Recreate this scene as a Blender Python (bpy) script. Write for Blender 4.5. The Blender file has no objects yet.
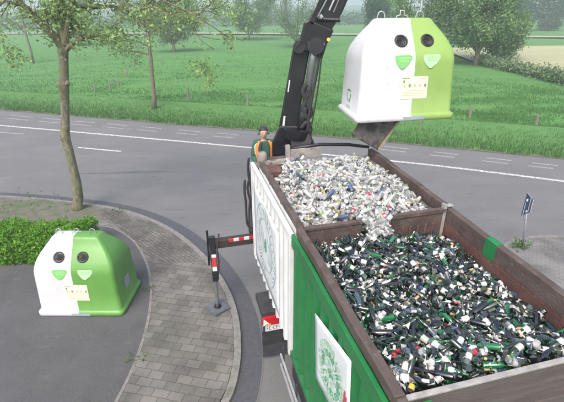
import bpy, math, random
import numpy as np
from mathutils import Vector, Matrix, Euler, noise
random.seed(7)
rnd = random.random
def U(a, b): return a + (b - a) * rnd()
sc = bpy.context.scene
col = sc.collection
PI = math.pi

# ------------------------------------------------------------------ camera
ZC = 6.61
FPX, PITCH, ROLL = 421.0, math.radians(24.41), math.radians(-0.79)
Fv = Vector((0, math.cos(PITCH), -math.sin(PITCH)))
R0 = Vector((1, 0, 0)); U0 = R0.cross(Fv)
Rv = math.cos(ROLL) * R0 + math.sin(ROLL) * U0
Uv = -math.sin(ROLL) * R0 + math.cos(ROLL) * U0
CAM = Vector((0, 0, ZC))
cd = bpy.data.cameras.new('camera'); cam = bpy.data.objects.new('camera', cd); col.objects.link(cam)
M = Matrix((Rv, Uv, -Fv)).transposed().to_4x4(); M.translation = CAM
cam.matrix_world = M
cd.sensor_width = 36; cd.lens = 36 * FPX / 564; cd.clip_end = 6000; cd.clip_start = .05
sc.camera = cam
def ray(px, py): return Fv + Rv * ((px - 282) / FPX) + Uv * ((201 - py) / FPX)
def gp(px, py, z=0.0):            # point of the photograph on the level plane z
    d = ray(px, py); p = CAM + d * ((z - ZC) / d.z); return Vector((p.x, p.y, z))
def at(px, py, Y):                # point of the photograph at world distance Y
    d = ray(px, py); return CAM + d * (Y / d.y)

# ------------------------------------------------------------------ materials
MATS = {}
def mat(name, c1, c2=None, scale=4.0, rough=.7, bump=0.0, bscale=None, detail=6, metal=0.0, spec=.5, lo=.35, hi=.65, coord='Object', island=0.0, trans=0.0, transl=0.0, streak=None):
    m = bpy.data.materials.new(name); m.use_nodes = True; MATS[name] = m
    nt = m.node_tree; N = nt.nodes; L = nt.links
    b = N['Principled BSDF']; b.inputs['Roughness'].default_value = rough; b.inputs['Metallic'].default_value = metal
    b.inputs['Specular IOR Level'].default_value = spec; b.inputs['Transmission Weight'].default_value = trans
    b.inputs['Base Color'].default_value = (*c1, 1)
    tc = N.new('ShaderNodeTexCoord'); src = tc.outputs[coord]
    if streak:
        mp = N.new('ShaderNodeMapping'); mp.inputs['Scale'].default_value = streak; L.new(src, mp.inputs['Vector']); src = mp.outputs['Vector']
    out = None
    if c2:
        n = N.new('ShaderNodeTexNoise'); n.inputs['Scale'].default_value = scale; n.inputs['Detail'].default_value = detail; n.inputs['Roughness'].default_value = .62
        L.new(src, n.inputs['Vector'])
        r = N.new('ShaderNodeValToRGB'); r.color_ramp.elements[0].position = lo; r.color_ramp.elements[1].position = hi
        r.color_ramp.elements[0].color = (*c1, 1); r.color_ramp.elements[1].color = (*c2, 1)
        L.new(n.outputs['Fac'], r.inputs['Fac']); out = r.outputs['Color']
    if island:
        g = N.new('ShaderNodeNewGeometry'); mm = N.new('ShaderNodeMapRange'); mm.inputs['To Min'].default_value = 1 - island; mm.inputs['To Max'].default_value = 1 + island
        L.new(g.outputs['Random Per Island'], mm.inputs['Value'])
        h = N.new('ShaderNodeHueSaturation')
        if out: L.new(out, h.inputs['Color'])
        else: h.inputs['Color'].default_value = (*c1, 1)
        L.new(mm.outputs['Result'], h.inputs['Value']); out = h.outputs['Color']
    if out: L.new(out, b.inputs['Base Color'])
    if bump:
        n2 = N.new('ShaderNodeTexNoise'); n2.inputs['Scale'].default_value = bscale or scale * 5; n2.inputs['Detail'].default_value = 5
        L.new(src, n2.inputs['Vector'])
        bp = N.new('ShaderNodeBump'); bp.inputs['Strength'].default_value = bump; bp.inputs['Distance'].default_value = .02
        L.new(n2.outputs['Fac'], bp.inputs['Height']); L.new(bp.outputs['Normal'], b.inputs['Normal'])
    if transl:
        t = N.new('ShaderNodeBsdfTranslucent'); mx = N.new('ShaderNodeMixShader'); mx.inputs[0].default_value = transl
        if out: L.new(out, t.inputs['Color'])
        else: t.inputs['Color'].default_value = (*c1, 1)
        L.new(b.outputs[0], mx.inputs[1]); L.new(t.outputs[0], mx.inputs[2]); L.new(mx.outputs[0], N['Material Output'].inputs['Surface'])
    return m

def add_layer(m, c, scale, lo, hi, fac=1.0, streak=None, coord='Object'):
    """overlay a second noise patch colour on an existing material"""
    nt = m.node_tree; N = nt.nodes; L = nt.links; b = N['Principled BSDF']
    src = b.inputs['Base Color'].links[0].from_socket if b.inputs['Base Color'].links else None
    tc = N.new('ShaderNodeTexCoord'); s = tc.outputs[coord]
    if streak:
        mp = N.new('ShaderNodeMapping'); mp.inputs['Scale'].default_value = streak; L.new(s, mp.inputs['Vector']); s = mp.outputs['Vector']
    n = N.new('ShaderNodeTexNoise'); n.inputs['Scale'].default_value = scale; n.inputs['Detail'].default_value = 7; n.inputs['Roughness'].default_value = .6; L.new(s, n.inputs['Vector'])
    mr = N.new('ShaderNodeMapRange'); mr.inputs['From Min'].default_value = lo; mr.inputs['From Max'].default_value = hi; mr.inputs['To Max'].default_value = fac
    L.new(n.outputs['Fac'], mr.inputs['Value'])
    mx = N.new('ShaderNodeMix'); mx.data_type = 'RGBA'
    L.new(mr.outputs['Result'], mx.inputs[0])
    if src: L.new(src, mx.inputs[6])
    else: mx.inputs[6].default_value = b.inputs['Base Color'].default_value
    mx.inputs[7].default_value = (*c, 1); L.new(mx.outputs[2], b.inputs['Base Color'])
    return m

asphalt = mat('asphalt', (.128, .128, .131), (.158, .158, .160), 60, .85, .35, 260)
add_layer(asphalt, (.187, .187, .187), .35, .45, .7, .6, (1, 1.6, 1)); add_layer(asphalt, (.105, .107, .113), .9, .55, .75, .45, (.35, 1.6, 1)); add_layer(asphalt, (.21, .21, .21), 140, .58, .72, .55); add_layer(asphalt, (.06, .06, .062), 110, .60, .72, .5); add_layer(asphalt, (.085, .086, .09), 2.6, .60, .67, .55, (.25, 1.5, 1)); add_layer(asphalt, (.20, .20, .205), 24, .52, .66, .38); add_layer(asphalt, (.095, .096, .10), 17, .54, .68, .45); add_layer(asphalt, (.06, .06, .065), .8, .655, .67, .6, (.12, 2.2, 1)); add_layer(asphalt, (.20, .20, .20), .22, .56, .60, .35, (.5, 1, 1))
asphalt_dark = mat('yard_asphalt', (.072, .073, .077), (.09, .091, .095), 70, .88, .4, 240)
add_layer(asphalt_dark, (.16, .16, .16), 120, .58, .72, .5); add_layer(asphalt_dark, (.04, .04, .042), 95, .6, .72, .5); add_layer(asphalt_dark, (.125, .125, .125), 30, .52, .66, .4); add_layer(asphalt_dark, (.045, .045, .048), 22, .54, .66, .45); add_layer(asphalt_dark, (.14, .135, .125), 3.2, .64, .70, .5); add_layer(asphalt_dark, (.11, .11, .115), .8, .48, .72, .7); add_layer(asphalt_dark, (.055, .055, .06), 1.7, .55, .75, .6)
gutter_m = mat('gutter_asphalt', (.062, .065, .078), (.085, .088, .1), 12, .8, .3, 200)
kerb_m = mat('kerb_stone', (.155, .15, .14), (.235, .228, .215), 9, .85, .3, 60)
add_layer(kerb_m, (.10, .11, .06), 3.5, .55, .68, .8)
joint_m = mat('joint_sand', (.115,.115,.115), (.16,.155,.145), 9, .9)
paint_m = mat('road_paint', (.58, .58, .56), (.24, .24, .24), 9, lo=.46, hi=.62, rough=.7, bump=.15, bscale=60)
paint_old = mat('worn_road_paint', (.19, .19, .195), (.40, .40, .40), 18, .8, .15, 60, lo=.42, hi=.6)
meadow_m = mat('meadow_grass', (.080, .200, .056), (.110, .245, .070), .22, .95, 1.0, 9, 9, spec=.1, streak=(1, 2.4, 1))
add_layer(meadow_m, (.070, .185, .070), .09, .5, .66, .5, (.5, 3.0, 1)); add_layer(meadow_m, (.17, .26, .085), .35, .56, .72, .45, (.5, 1.8, 1)); add_layer(meadow_m, (.13, .285, .085), 1.3, .56, .76, .5, (.6, 2, 1)); add_layer(meadow_m, (.06, .165, .055), 4, .56, .72, .5, (.7, 2, 1))
verge_m = mat('verge_grass', (.080, .19, .055), (.108, .235, .072), 1.2, .95, 1.0, 22, 9, spec=.1)
add_layer(verge_m, (.12, .17, .06), 2.2, .56, .72, .7, (.6, 1, 1))
crop_m = mat('pale_crop', (.34, .345, .20), (.41, .40, .25), .12, .95, .4, 3, streak=(.4, 3, 1), spec=.1)
add_layer(crop_m, (.26, .29, .13), .2, .55, .7, .6, (.3, 4, 1))
track_m = mat('pale_track', (.30, .29, .20), (.40, .38, .27), .6, .95)
soil_m = mat('soil', (.11, .105, .085), (.16, .15, .125), 5, .95, .8, 30)
add_layer(soil_m, (.06, .12, .03), 3, .5, .62, .8)

def brick_mat(name, c1, c2, mortar, sx, sy, rot, moss=.6, msize=.03):
    m = bpy.data.materials.new(name); m.use_nodes = True; nt = m.node_tree; N = nt.nodes; L = nt.links
    b = N['Principled BSDF']; b.inputs['Roughness'].default_value = .88; b.inputs['Specular IOR Level'].default_value = .3
    tc = N.new('ShaderNodeTexCoord'); mp = N.new('ShaderNodeMapping'); mp.inputs['Rotation'].default_value = (0, 0, rot)
    nd = N.new('ShaderNodeTexNoise'); nd.inputs['Scale'].default_value = 1.1; L.new(tc.outputs['Object'], nd.inputs['Vector'])
    va = N.new('ShaderNodeVectorMath'); va.operation = 'MULTIPLY_ADD'; va.inputs[1].default_value = (.10, .10, 0); L.new(nd.outputs['Color'], va.inputs[0]); L.new(tc.outputs['Object'], va.inputs[2])
    L.new(va.outputs[0], mp.inputs['Vector'])
    br = N.new('ShaderNodeTexBrick'); br.inputs['Scale'].default_value = 1; br.inputs['Brick Width'].default_value = sx; br.inputs['Row Height'].default_value = sy
    br.inputs['Mortar Size'].default_value = msize; br.inputs['Mortar Smooth'].default_value = .3; br.inputs['Bias'].default_value = 0
    br.inputs['Color1'].default_value = (*c1, 1); br.inputs['Color2'].default_value = (*c2, 1); br.inputs['Mortar'].default_value = (*mortar, 1)
    L.new(mp.outputs[0], br.inputs['Vector'])
    n = N.new('ShaderNodeTexNoise'); n.inputs['Scale'].default_value = 1.3; n.inputs['Detail'].default_value = 8; L.new(tc.outputs['Object'], n.inputs['Vector'])
    mr = N.new('ShaderNodeMapRange'); mr.inputs['From Min'].default_value = .38; mr.inputs['From Max'].default_value = .62; mr.inputs['To Min'].default_value = .74; mr.inputs['To Max'].default_value = 1.15; L.new(n.outputs['Fac'], mr.inputs['Value'])
    hs = N.new('ShaderNodeHueSaturation'); L.new(br.outputs['Color'], hs.inputs['Color']); L.new(mr.outputs['Result'], hs.inputs['Value'])
    # moss in the joints
    n2 = N.new('ShaderNodeTexNoise'); n2.inputs['Scale'].default_value = .9; n2.inputs['Detail'].default_value = 5; L.new(tc.outputs['Object'], n2.inputs['Vector'])
    m2 = N.new('ShaderNodeMapRange'); m2.inputs['From Min'].default_value = .5; m2.inputs['From Max'].default_value = .6; m2.inputs['To Max'].default_value = moss; L.new(n2.outputs['Fac'], m2.inputs['Value'])
    mu = N.new('ShaderNodeMath'); mu.operation = 'MULTIPLY'; L.new(m2.outputs['Result'], mu.inputs[0]); L.new(br.outputs['Fac'], mu.inputs[1])
    mx = N.new('ShaderNodeMix'); mx.data_type = 'RGBA'; L.new(mu.outputs[0], mx.inputs[0]); L.new(hs.outputs['Color'], mx.inputs[6]); mx.inputs[7].default_value = (.07, .12, .035, 1)
    # speckle
    n3 = N.new('ShaderNodeTexNoise'); n3.inputs['Scale'].default_value = 60; n3.inputs['Detail'].default_value = 4; L.new(tc.outputs['Object'], n3.inputs['Vector'])
    m3 = N.new('ShaderNodeMapRange'); m3.inputs['To Min'].default_value = .75; m3.inputs['To Max'].default_value = 1.25; L.new(n3.outputs['Fac'], m3.inputs['Value'])
    h2 = N.new('ShaderNodeHueSaturation'); L.new(mx.outputs[2], h2.inputs['Color']); L.new(m3.outputs['Result'], h2.inputs['Value'])
    L.new(h2.outputs['Color'], b.inputs['Base Color'])
    bp = N.new('ShaderNodeBump'); bp.inputs['Strength'].default_value = .6; bp.inputs['Distance'].default_value = .01; bp.invert = True; L.new(br.outputs['Fac'], bp.inputs['Height']); L.new(bp.outputs['Normal'], b.inputs['Normal'])
    return m
slab_m = brick_mat('paving_slabs', (.128, .122, .112), (.178, .170, .158), (.088, .084, .07), .30, .20, .22, .8, .008)
brick_m = brick_mat('paving_bricks', (.115, .108, .10), (.16, .15, .14), (.075, .07, .06), .21, .105, .75, .6, .010)
pave2_m = brick_mat('grey_pavers', (.17, .165, .165), (.19, .185, .18), (.145, .14, .135), .21, .105, .5, .2, .008)

bark_m = mat('bark', (.085, .085, .05), (.24, .22, .15), 9, .95, 1.0, 34, streak=(1, 1, .45))
add_layer(bark_m, (.11, .14, .05), 3, .48, .62, .7); add_layer(bark_m, (.30, .29, .24), 6, .56, .68, .7)
bark2_m = mat('reddish_bark', (.13, .11, .08), (.20, .165, .125), 8, .95, .8, 30, streak=(1, 1, .4))
def leaf_mat(n, a, b): return mat(n, a, b, .9, .55, island=.38, transl=.35, spec=.25)
leaf_spring = leaf_mat('spring_leaves', (.17, .29, .085), (.30, .43, .16))
leaf_mid = leaf_mat('mid_leaves', (.14, .25, .09), (.23, .36, .14))
leaf_far = leaf_mat('far_leaves', (.135, .225, .10), (.20, .30, .14))
leaf_hedge = leaf_mat('hedge_leaves', (.085, .23, .018), (.15, .34, .035))
leaf_poplar = leaf_mat('poplar_leaves', (.055, .11, .06), (.09, .15, .08))
blade_m = leaf_mat('grass_blades', (.08, .19, .055), (.135, .255, .085))
weed_m = leaf_mat('weed_leaves', (.08, .18, .03), (.13, .24, .05))
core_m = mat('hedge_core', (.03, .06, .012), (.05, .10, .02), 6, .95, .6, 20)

white_plastic = mat('white_moulded_plastic', (.60, .60, .64), (.54, .54, .57), 1.7, .38, .08, 14)
green_plastic = mat('green_moulded_plastic', (.10, .27, .055), (.12, .30, .065), 1.7, .38, .08, 14)
green_plastic2 = mat('faded_green_plastic', (.23, .37, .09), (.255, .395, .105), 1.7, .42, .08, 14)
add_layer(white_plastic, (.50, .49, .45), 3.5, .54, .75, .5, (1, 1, .25)); add_layer(white_plastic, (.36, .35, .31), 16, .64, .74, .55, (1, 1, .4)); add_layer(green_plastic, (.12, .25, .06), 4, .56, .74, .5, (1, 1, .25)); add_layer(green_plastic2, (.22, .33, .10), 4, .56, .74, .5, (1, 1, .25)); add_layer(green_plastic, (.30, .46, .20), 18, .64, .74, .5, (1, 1, .4))
rubber = mat('rubber', (.018, .018, .02), (.03, .03, .032), 20, .75)
rosette = mat('port_rubber', (.018, .019, .022), (.028, .028, .03), 20, .5)
hole_m = mat('port_inside', (.006, .006, .006), rough=.9)
galv = mat('galvanised_steel', (.42, .44, .46), (.55, .57, .6), 16, .45, .1, 60, metal=.7)
alu = mat('aluminium_rail', (.50, .51, .52), (.62, .63, .64), 10, .4, metal=.6)
steel_foot = mat('foot_plate_steel', (.10, .115, .14), (.16, .175, .20), 9, .5, .2, 40, metal=.3)
black_m = mat('black_crane_paint', (.006, .006, .009), (.013, .013, .017), 5, .36, .12, 40)
add_layer(black_m, (.035, .034, .034), 4, .58, .72, .5)
boom_grey = mat('cylinder_rod', (.22, .23, .25), (.3, .31, .33), 5, .3, metal=.7)
brown_beam = mat('outrigger_paint', (.028, .020, .018), (.05, .038, .033), 7, .6, .3, 50)
rim_m = mat('worn_rim_steel', (.070, .050, .042), (.115, .088, .078), 5, .65, .4, 45, streak=(1, .5, 1))
add_layer(rim_m, (.045, .03, .026), 2.6, .5, .65, .8); add_layer(rim_m, (.19, .17, .16), 13, .60, .72, .8); add_layer(rim_m, (.13, .06, .04), 7, .6, .7, .7)
ledge_m = mat('bare_rim_edge', (.24, .225, .21), (.36, .345, .33), 9, .5, .3, 50)
tail_m = mat('tailgate_steel', (.085, .07, .065), (.125, .108, .10), 3, .6, .35, 40, streak=(.3, 1, 2.5))
add_layer(tail_m, (.07, .055, .05), 2.2, .52, .68, .8, (.4, 1, 3))
rust_m = mat('rusty_inner_wall', (.10, .042, .035), (.15, .078, .068), 3, .8, .5, 30)
add_layer(rust_m, (.09, .05, .045), 4, .5, .62, .8); add_layer(rust_m, (.30, .27, .25), 7, .62, .72, .6)
grimy_m = mat('grimy_inner_wall', (.22, .20, .18), (.36, .34, .31), 4, .8, .5, 30)
add_layer(grimy_m, (.10, .07, .055), 5, .5, .62, .8)
truck_green = mat('green_truck_paint', (.012, .150, .042), (.018, .185, .055), 2.5, .38, .08, 20)
add_layer(truck_green, (.03, .10, .045), 3, .52, .70, .6, (1, 1, .25)); add_layer(truck_green, (.10, .20, .12), 8, .6, .72, .5, (1, 1, .15)); add_layer(truck_green, (.10, .055, .03), 11, .66, .75, .7, (1, 1, .2))
truck_white = mat('white_truck_paint', (.70, .71, .72), (.60, .61, .61), 2.5, .45, .08, 20)
add_layer(truck_white, (.36, .36, .34), 3, .52, .72, .6, (1, 1, .22)); add_layer(truck_white, (.26, .17, .10), 9, .64, .74, .6, (1, 1, .12))
banner_m = mat('white_banner_sheet', (.62, .66, .68), (.70, .73, .74), 2.2, .5, .3, 3)
add_layer(banner_m, (.42, .45, .45), 4, .55, .72, .5, (1, 1, .3))
chassis_m = mat('dark_chassis', (.022, .023, .028), (.045, .045, .05), 6, .65, .2, 40)
flap_m = mat('mud_flap', (.035, .038, .05), (.055, .058, .07), 6, .7, .2, 40)
red_lens = mat('red_lens', (.48, .012, .022), rough=.2)
amber_lens = mat('amber_lens', (.75, .33, .10), rough=.25)
white_lens = mat('white_lens', (.75, .75, .72), rough=.25)
plate_m = mat('plate_white', (.74, .75, .76), rough=.4)
blue_m = mat('blue_enamel', (.022, .045, .11), rough=.35)
ink_m = mat('dark_ink', (.06, .07, .08), rough=.6)
ink_grey = mat('grey_print', (.33, .40, .43), (.58, .62, .63), 5, .6, lo=.35, hi=.62)
ink_green = mat('green_print', (.03, .24, .10), (.10, .34, .17), 9, .6)
ink_palegreen = mat('pale_green_print', (.20, .42, .25), (.42, .56, .45), 12, .6)
ink_red = mat('red_print', (.50, .05, .08), rough=.6)
red_tape = mat('red_tape', (.50, .02, .03), (.38, .03, .03), 9, .5); white_tape = mat('white_tape', (.66, .66, .66), (.5, .5, .5), 9, .5)
shield_green = mat('shield_green', (.18, .47, .14), rough=.5); shield_pale = mat('shield_pale', (.40, .68, .36), rough=.5)
cream_m = mat('cream_sticker', (.68, .66, .50), (.74, .72, .58), 6, .5)
poster_tan = mat('poster_tan_print', (.50, .46, .32), rough=.6); poster_dark = mat('poster_dark_print', (.16, .22, .15), rough=.6); poster_pale = mat('poster_pale_print', (.62, .62, .56), rough=.6)
grey_label = mat('grey_blue_label', (.24, .29, .34), (.34, .39, .44), 14, .5)
wood_post = mat('weathered_post', (.17, .15, .12), (.25, .22, .18), 8, .9, .6, 30)
flapin_m = mat('dirty_flap_inside', (.03, .026, .024), (.12, .105, .10), 6, .6, .5, 30, lo=.4, hi=.6)
flapedge_m = mat('worn_flap_edge', (.36, .30, .20), (.26, .22, .15), 8, .7)
skin_m = mat('skin', (.48, .27, .20), (.54, .32, .245), 9, .55, .08, 60); hair_m = mat('dark_hair', (.03, .024, .02), (.05, .04, .03), 40, .7, .5, 90)
shirt_m = mat('dark_green_shirt', (.02, .085, .055), (.03, .11, .07), 6, .85, .4, 30); orange_m = mat('orange_hivis', (.85, .24, .03), (.78, .2, .03), 7, .7, .2, 40)
refl_m = mat('reflective_tape', (.66, .68, .68), rough=.35); navy_m = mat('navy_vest', (.02, .025, .05), (.03, .038, .07), 6, .85, .4, 40); poster_lip = mat('lips', (.33,.13,.11), rough=.5); ear_m = mat('green_ear_cup', (.02, .16, .09), rough=.4)
# glass (the bottles in the heap)
def glass(name, c, rough=.06, tr=.3):
    m = mat(name, c, None, rough=rough, spec=.5, trans=tr, island=.35); b = m.node_tree.nodes['Principled BSDF']; b.inputs['IOR'].default_value = 1.65; b.inputs['Coat Weight'].default_value = .8; b.inputs['Coat Roughness'].default_value = .03; b.inputs['Coat IOR'].default_value = 1.6
    return m
g_dark = glass('dark_green_glass', (.006, .020, .010)); g_green = glass('green_glass', (.012, .16, .05)); g_olive = glass('olive_glass', (.045, .065, .015)); g_brown = glass('brown_glass', (.035, .015, .006)); g_black = glass('near_black_glass', (.005, .006, .008))
g_blue = glass('smoky_blue_glass', (.10, .15, .19), .05, .5); g_clear = glass('clear_glass', (.80, .84, .82), .04, .9); g_clear2 = glass('cloudy_clear_glass', (.62, .63, .61), .10, .45)
def flat(n, c, r=.5): return mat(n, c, None, rough=r, island=.12)
l_white = flat('white_label', (.56, .56, .55)); l_cream = flat('cream_label', (.42, .41, .35)); l_red = flat('red_label', (.50, .03, .05)); l_yellow = flat('yellow_label', (.55, .46, .09)); l_blue = flat('blue_label', (.06, .10, .24)); l_gold = flat('gold_cap', (.42, .32, .12), .35); l_black = flat('black_cap', (.02, .02, .02)); l_silver = flat('silver_cap', (.5, .5, .52), .3); l_limegreen = flat('lime_label', (.25, .50, .08))

# ------------------------------------------------------------------ mesh builder
class MB:
    def __init__(s): s.v = []; s.f = []; s.m = []; s.mats = []
    def mi(s, m):
        if m not in s.mats: s.mats.append(m)
        return s.mats.index(m)
    def add(s, vs, fs, m, T=None):
        o = len(s.v); k = s.mi(m)
        for p in vs:
            p = Vector(p); s.v.append(T @ p if T else p)
        for f in fs: s.f.append(tuple(o + i for i in f)); s.m.append(k)
    def box(s, a, b, m, T=None):
        x0, y0, z0 = a; x1, y1, z1 = b
        s.add([(x0,y0,z0),(x1,y0,z0),(x1,y1,z0),(x0,y1,z0),(x0,y0,z1),(x1,y0,z1),(x1,y1,z1),(x0,y1,z1)],
              [(0,3,2,1),(4,5,6,7),(0,1,5,4),(1,2,6,5),(2,3,7,6),(3,0,4,7)], m, T); return s
    def bar(s, p, q, w, h, m, up=Vector((0,0,1))):
        p = Vector(p); q = Vector(q); d = (q - p).normalized(); x = d.cross(up)
        if x.length < 1e-4: x = d.cross(Vector((0,1,0)))
        x.normalize(); z = x.cross(d)
        vs = [c + x*sx*w/2 + z*sz*h/2 for c in (p, q) for sx, sz in ((-1,-1),(1,-1),(1,1),(-1,1))]
        s.add(vs, [(0,3,2,1)[::-1] , (4,5,6,7)[::-1], (0,1,5,4)[::-1], (1,2,6,5)[::-1], (2,3,7,6)[::-1], (3,0,4,7)[::-1]], m); return s
    def tube(s, pts, rad, m, n=8, cap=True):
        pts = [Vector(p) for p in pts]
        if not hasattr(rad, '__len__'): rad = [rad] * len(pts)
        o = len(s.v); k = s.mi(m); pu = None
        for i, p in enumerate(pts):
            d = (pts[min(i+1, len(pts)-1)] - pts[max(i-1, 0)]).normalized()
            if pu is None: pu = d.orthogonal().normalized()
            else:
                pu = pu - d * pu.dot(d)
                pu = pu.normalized() if pu.length > 1e-5 else d.orthogonal().normalized()
            w = d.cross(pu)
            for j in range(n):
                a = 2*PI*j/n; s.v.append(p + (pu*math.cos(a) + w*math.sin(a)) * rad[i])
        for i in range(len(pts)-1):
            for j in range(n):
                s.f.append((o+i*n+j, o+i*n+(j+1)%n, o+(i+1)*n+(j+1)%n, o+(i+1)*n+j)); s.m.append(k)
        if cap:
            s.f.append(tuple(o+j for j in range(n))[::-1]); s.m.append(k); e = o+(len(pts)-1)*n
            s.f.append(tuple(e+j for j in range(n))); s.m.append(k)
        return s
    def lathe(s, prof, m, n=12, T=None):
        o = len(s.v); k = s.mi(m)
        for r, z in prof:
            for j in range(n):
                a = 2*PI*j/n; p = Vector((r*math.cos(a), r*math.sin(a), z)); s.v.append(T @ p if T else p)
        for i in range(len(prof)-1):
            for j in range(n):
                s.f.append((o+i*n+j, o+i*n+(j+1)%n, o+(i+1)*n+(j+1)%n, o+(i+1)*n+j)); s.m.append(k)
        s.f.append(tuple(o+j for j in range(n))[::-1]); s.m.append(k); e = o+(len(prof)-1)*n
        s.f.append(tuple(e+j for j in range(n))); s.m.append(k); return s
    def prism(s, pts, z0, z1, m, T=None):
        n = len(pts); vs = [(p[0], p[1], z0) for p in pts] + [(p[0], p[1], z1) for p in pts]
        s.add(vs, [tuple(range(n))[::-1], tuple(range(n, 2*n))] + [(i, (i+1)%n, n+(i+1)%n, n+i) for i in range(n)], m, T); return s
    def build(s, name, parent=None, smooth=False, bevel=0, loc=None):
        me = bpy.data.meshes.new(name); me.from_pydata([tuple(p) for p in s.v], [], s.f)
        for m in s.mats: me.materials.append(m)
        me.polygons.foreach_set('material_index', s.m)
        if smooth: me.polygons.foreach_set('use_smooth', [True]*len(s.f))
        me.update()
        o = bpy.data.objects.new(name, me); col.objects.link(o)
        if parent: o.parent = parent
        if loc is not None:
            o.location = loc; me.transform(Matrix.Translation(-Vector(loc)))
        if bevel:
            b = o.modifiers.new('b', 'BEVEL'); b.width = bevel; b.segments = 2; b.limit_method = 'ANGLE'; b.angle_limit = math.radians(40)
            b.use_clamp_overlap = True
        return o
def tag(o, label=None, cat=None, group=None, kind=None):
    if label: o['label'] = label
    if cat: o['category'] = cat
    if group: o['group'] = group
    if kind: o['kind'] = kind
    return o
def empty(name, loc=(0,0,0), rot=(0,0,0), **k):
    o = bpy.data.objects.new(name, None); o.empty_display_size = .2; col.objects.link(o); o.location = loc; o.rotation_euler = rot; return tag(o, **k)
def sheet(name, pts, z, m, kind='structure'):
    mb = MB(); mb.add([(p[0], p[1], z) for p in pts], [tuple(range(len(pts)))], m)
    o = mb.build(name)
    # make it face up
    if o.data.polygons[0].normal.z < 0: o.data.flip_normals()
    return tag(o, kind=kind)
def smooth_line(pts, k=6):
    out = []
    P = [pts[0]] + list(pts) + [pts[-1]]
    for i in range(1, len(P)-2):
        for j in range(k):
            t = j/k; a, b, c, d = P[i-1], P[i], P[i+1], P[i+2]
            out.append(.5*((2*b) + (c-a)*t + (2*a-5*b+4*c-d)*t*t + (3*b-a-3*c+d)*t*t*t))
    out.append(P[-2]); return out
def ext(p, d, L):      # graded run-out points so that the smoothing does not overshoot
    out = []; t = 1.5
    while t < L: out.append(p + d*t); t *= 1.6
    out.append(p + d*L); return out
def offset(line, d):     # to the left of the direction of travel for d>0
    out = []
    for i, p in enumerate(line):
        t = (line[min(i+1, len(line)-1)] - line[max(i-1, 0)]); t.z = 0; t.normalize(); out.append(p + Vector((-t.y, t.x, 0))*d)
    return out
def ribbon(name, a, b, z, m, z2=None):
    mb = MB(); n = len(a)
    mb.add([(p.x, p.y, z) for p in a] + [(p.x, p.y, z if z2 is None else z2) for p in b], [(i, i+1, n+i+1, n+i) for i in range(n-1)], m)
    o = mb.build(name)
    if o.data.polygons[0].normal.z < 0: o.data.flip_normals()
    return tag(o, kind='structure')

# ------------------------------------------------------------------ ground, road, pavement
Zr, Zp = .008, .11
# meadow sheet: fine near, coarse far, gently uneven
def meadow():
    xs = [-2500, -1200, -600, -300, -150] + [x for x in range(-90, 95, 3)] + [150, 300, 600, 1200, 2500]
    ys = [-300, -60, 0] + [y*2.0 for y in range(6, 60)] + [130, 150, 180, 230, 300, 450, 700, 1200, 2600]
    mb = MB(); vs = []; fs = []
    ge = lambda x: 31.5 - .34*(x+20)       # rough line of the road's far edge
    for y in ys:
        for x in xs:
            z = 0
            if 24 < y - (-.36*x) and y > 26: z = .0
            if y > ge(x) + 8 and y < 220: z = .22*noise.noise(Vector((x*.06, y*.09, 1.3))) - .05
            vs.append((x, y, z))
    nx = len(xs)
    for j in range(len(ys)-1):
        for i in range(nx-1): fs.append((j*nx+i, j*nx+i+1, (j+1)*nx+i+1, (j+1)*nx+i))
    mb.add(vs, fs, meadow_m); o = mb.build('meadow', smooth=True); tag(o, kind='structure')
meadow()
far_px = [(0,110.5),(89,117.5),(190,126),(248,130.5),(374,141.5),(475,151),(564,159.5)]
far_edge = [gp(*p) for p in far_px]
d0 = (far_edge[0]-far_edge[1]).normalized(); d1 = (far_edge[-1]-far_edge[-2]).normalized()
far_edge = ext(far_edge[0], d0, 60)[::-1] + far_edge + ext(far_edge[-1], d1, 40)
far_edge = smooth_line(far_edge, 4)
kerb_px = [(-70,192),(0,195),(60,199.5),(120,208),(165,224),(200,249),(225,280),(238,311),(242,345),(239,375),(230,402),(205,440)]
kerb = [gp(p[0], p[1], Zp) for p in kerb_px]
kerb = ext(kerb[0], (kerb[0]-kerb[1]).normalized(), 30)[::-1] + kerb + [kerb[-1]+Vector((-1.6,-3,0)), kerb[-1]+Vector((-4,-6,0))]
kerb = smooth_line(kerb, 6)
# road surface: everything between far edge and a line behind the camera
road_poly = [p for p in far_edge] + [Vector((70, -12, 0)), Vector((-60, -12, 0)), Vector((-90, 20, 0))]
sheet('road', road_poly, Zr, asphalt)
# verge beyond the road
vin = offset(far_edge, -.02); vout = offset(far_edge, 5.5)
if (vout[10].y < vin[10].y): vout = offset(far_edge, -5.5)
ribbon('verge', vin, vout, .02, verge_m, .25)
edge_soil = ribbon('road_edge', offset(far_edge, 0), offset(far_edge, .35 if offset(far_edge, 1)[10].y > far_edge[10].y else -.35), .03, soil_m, .035)
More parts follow.
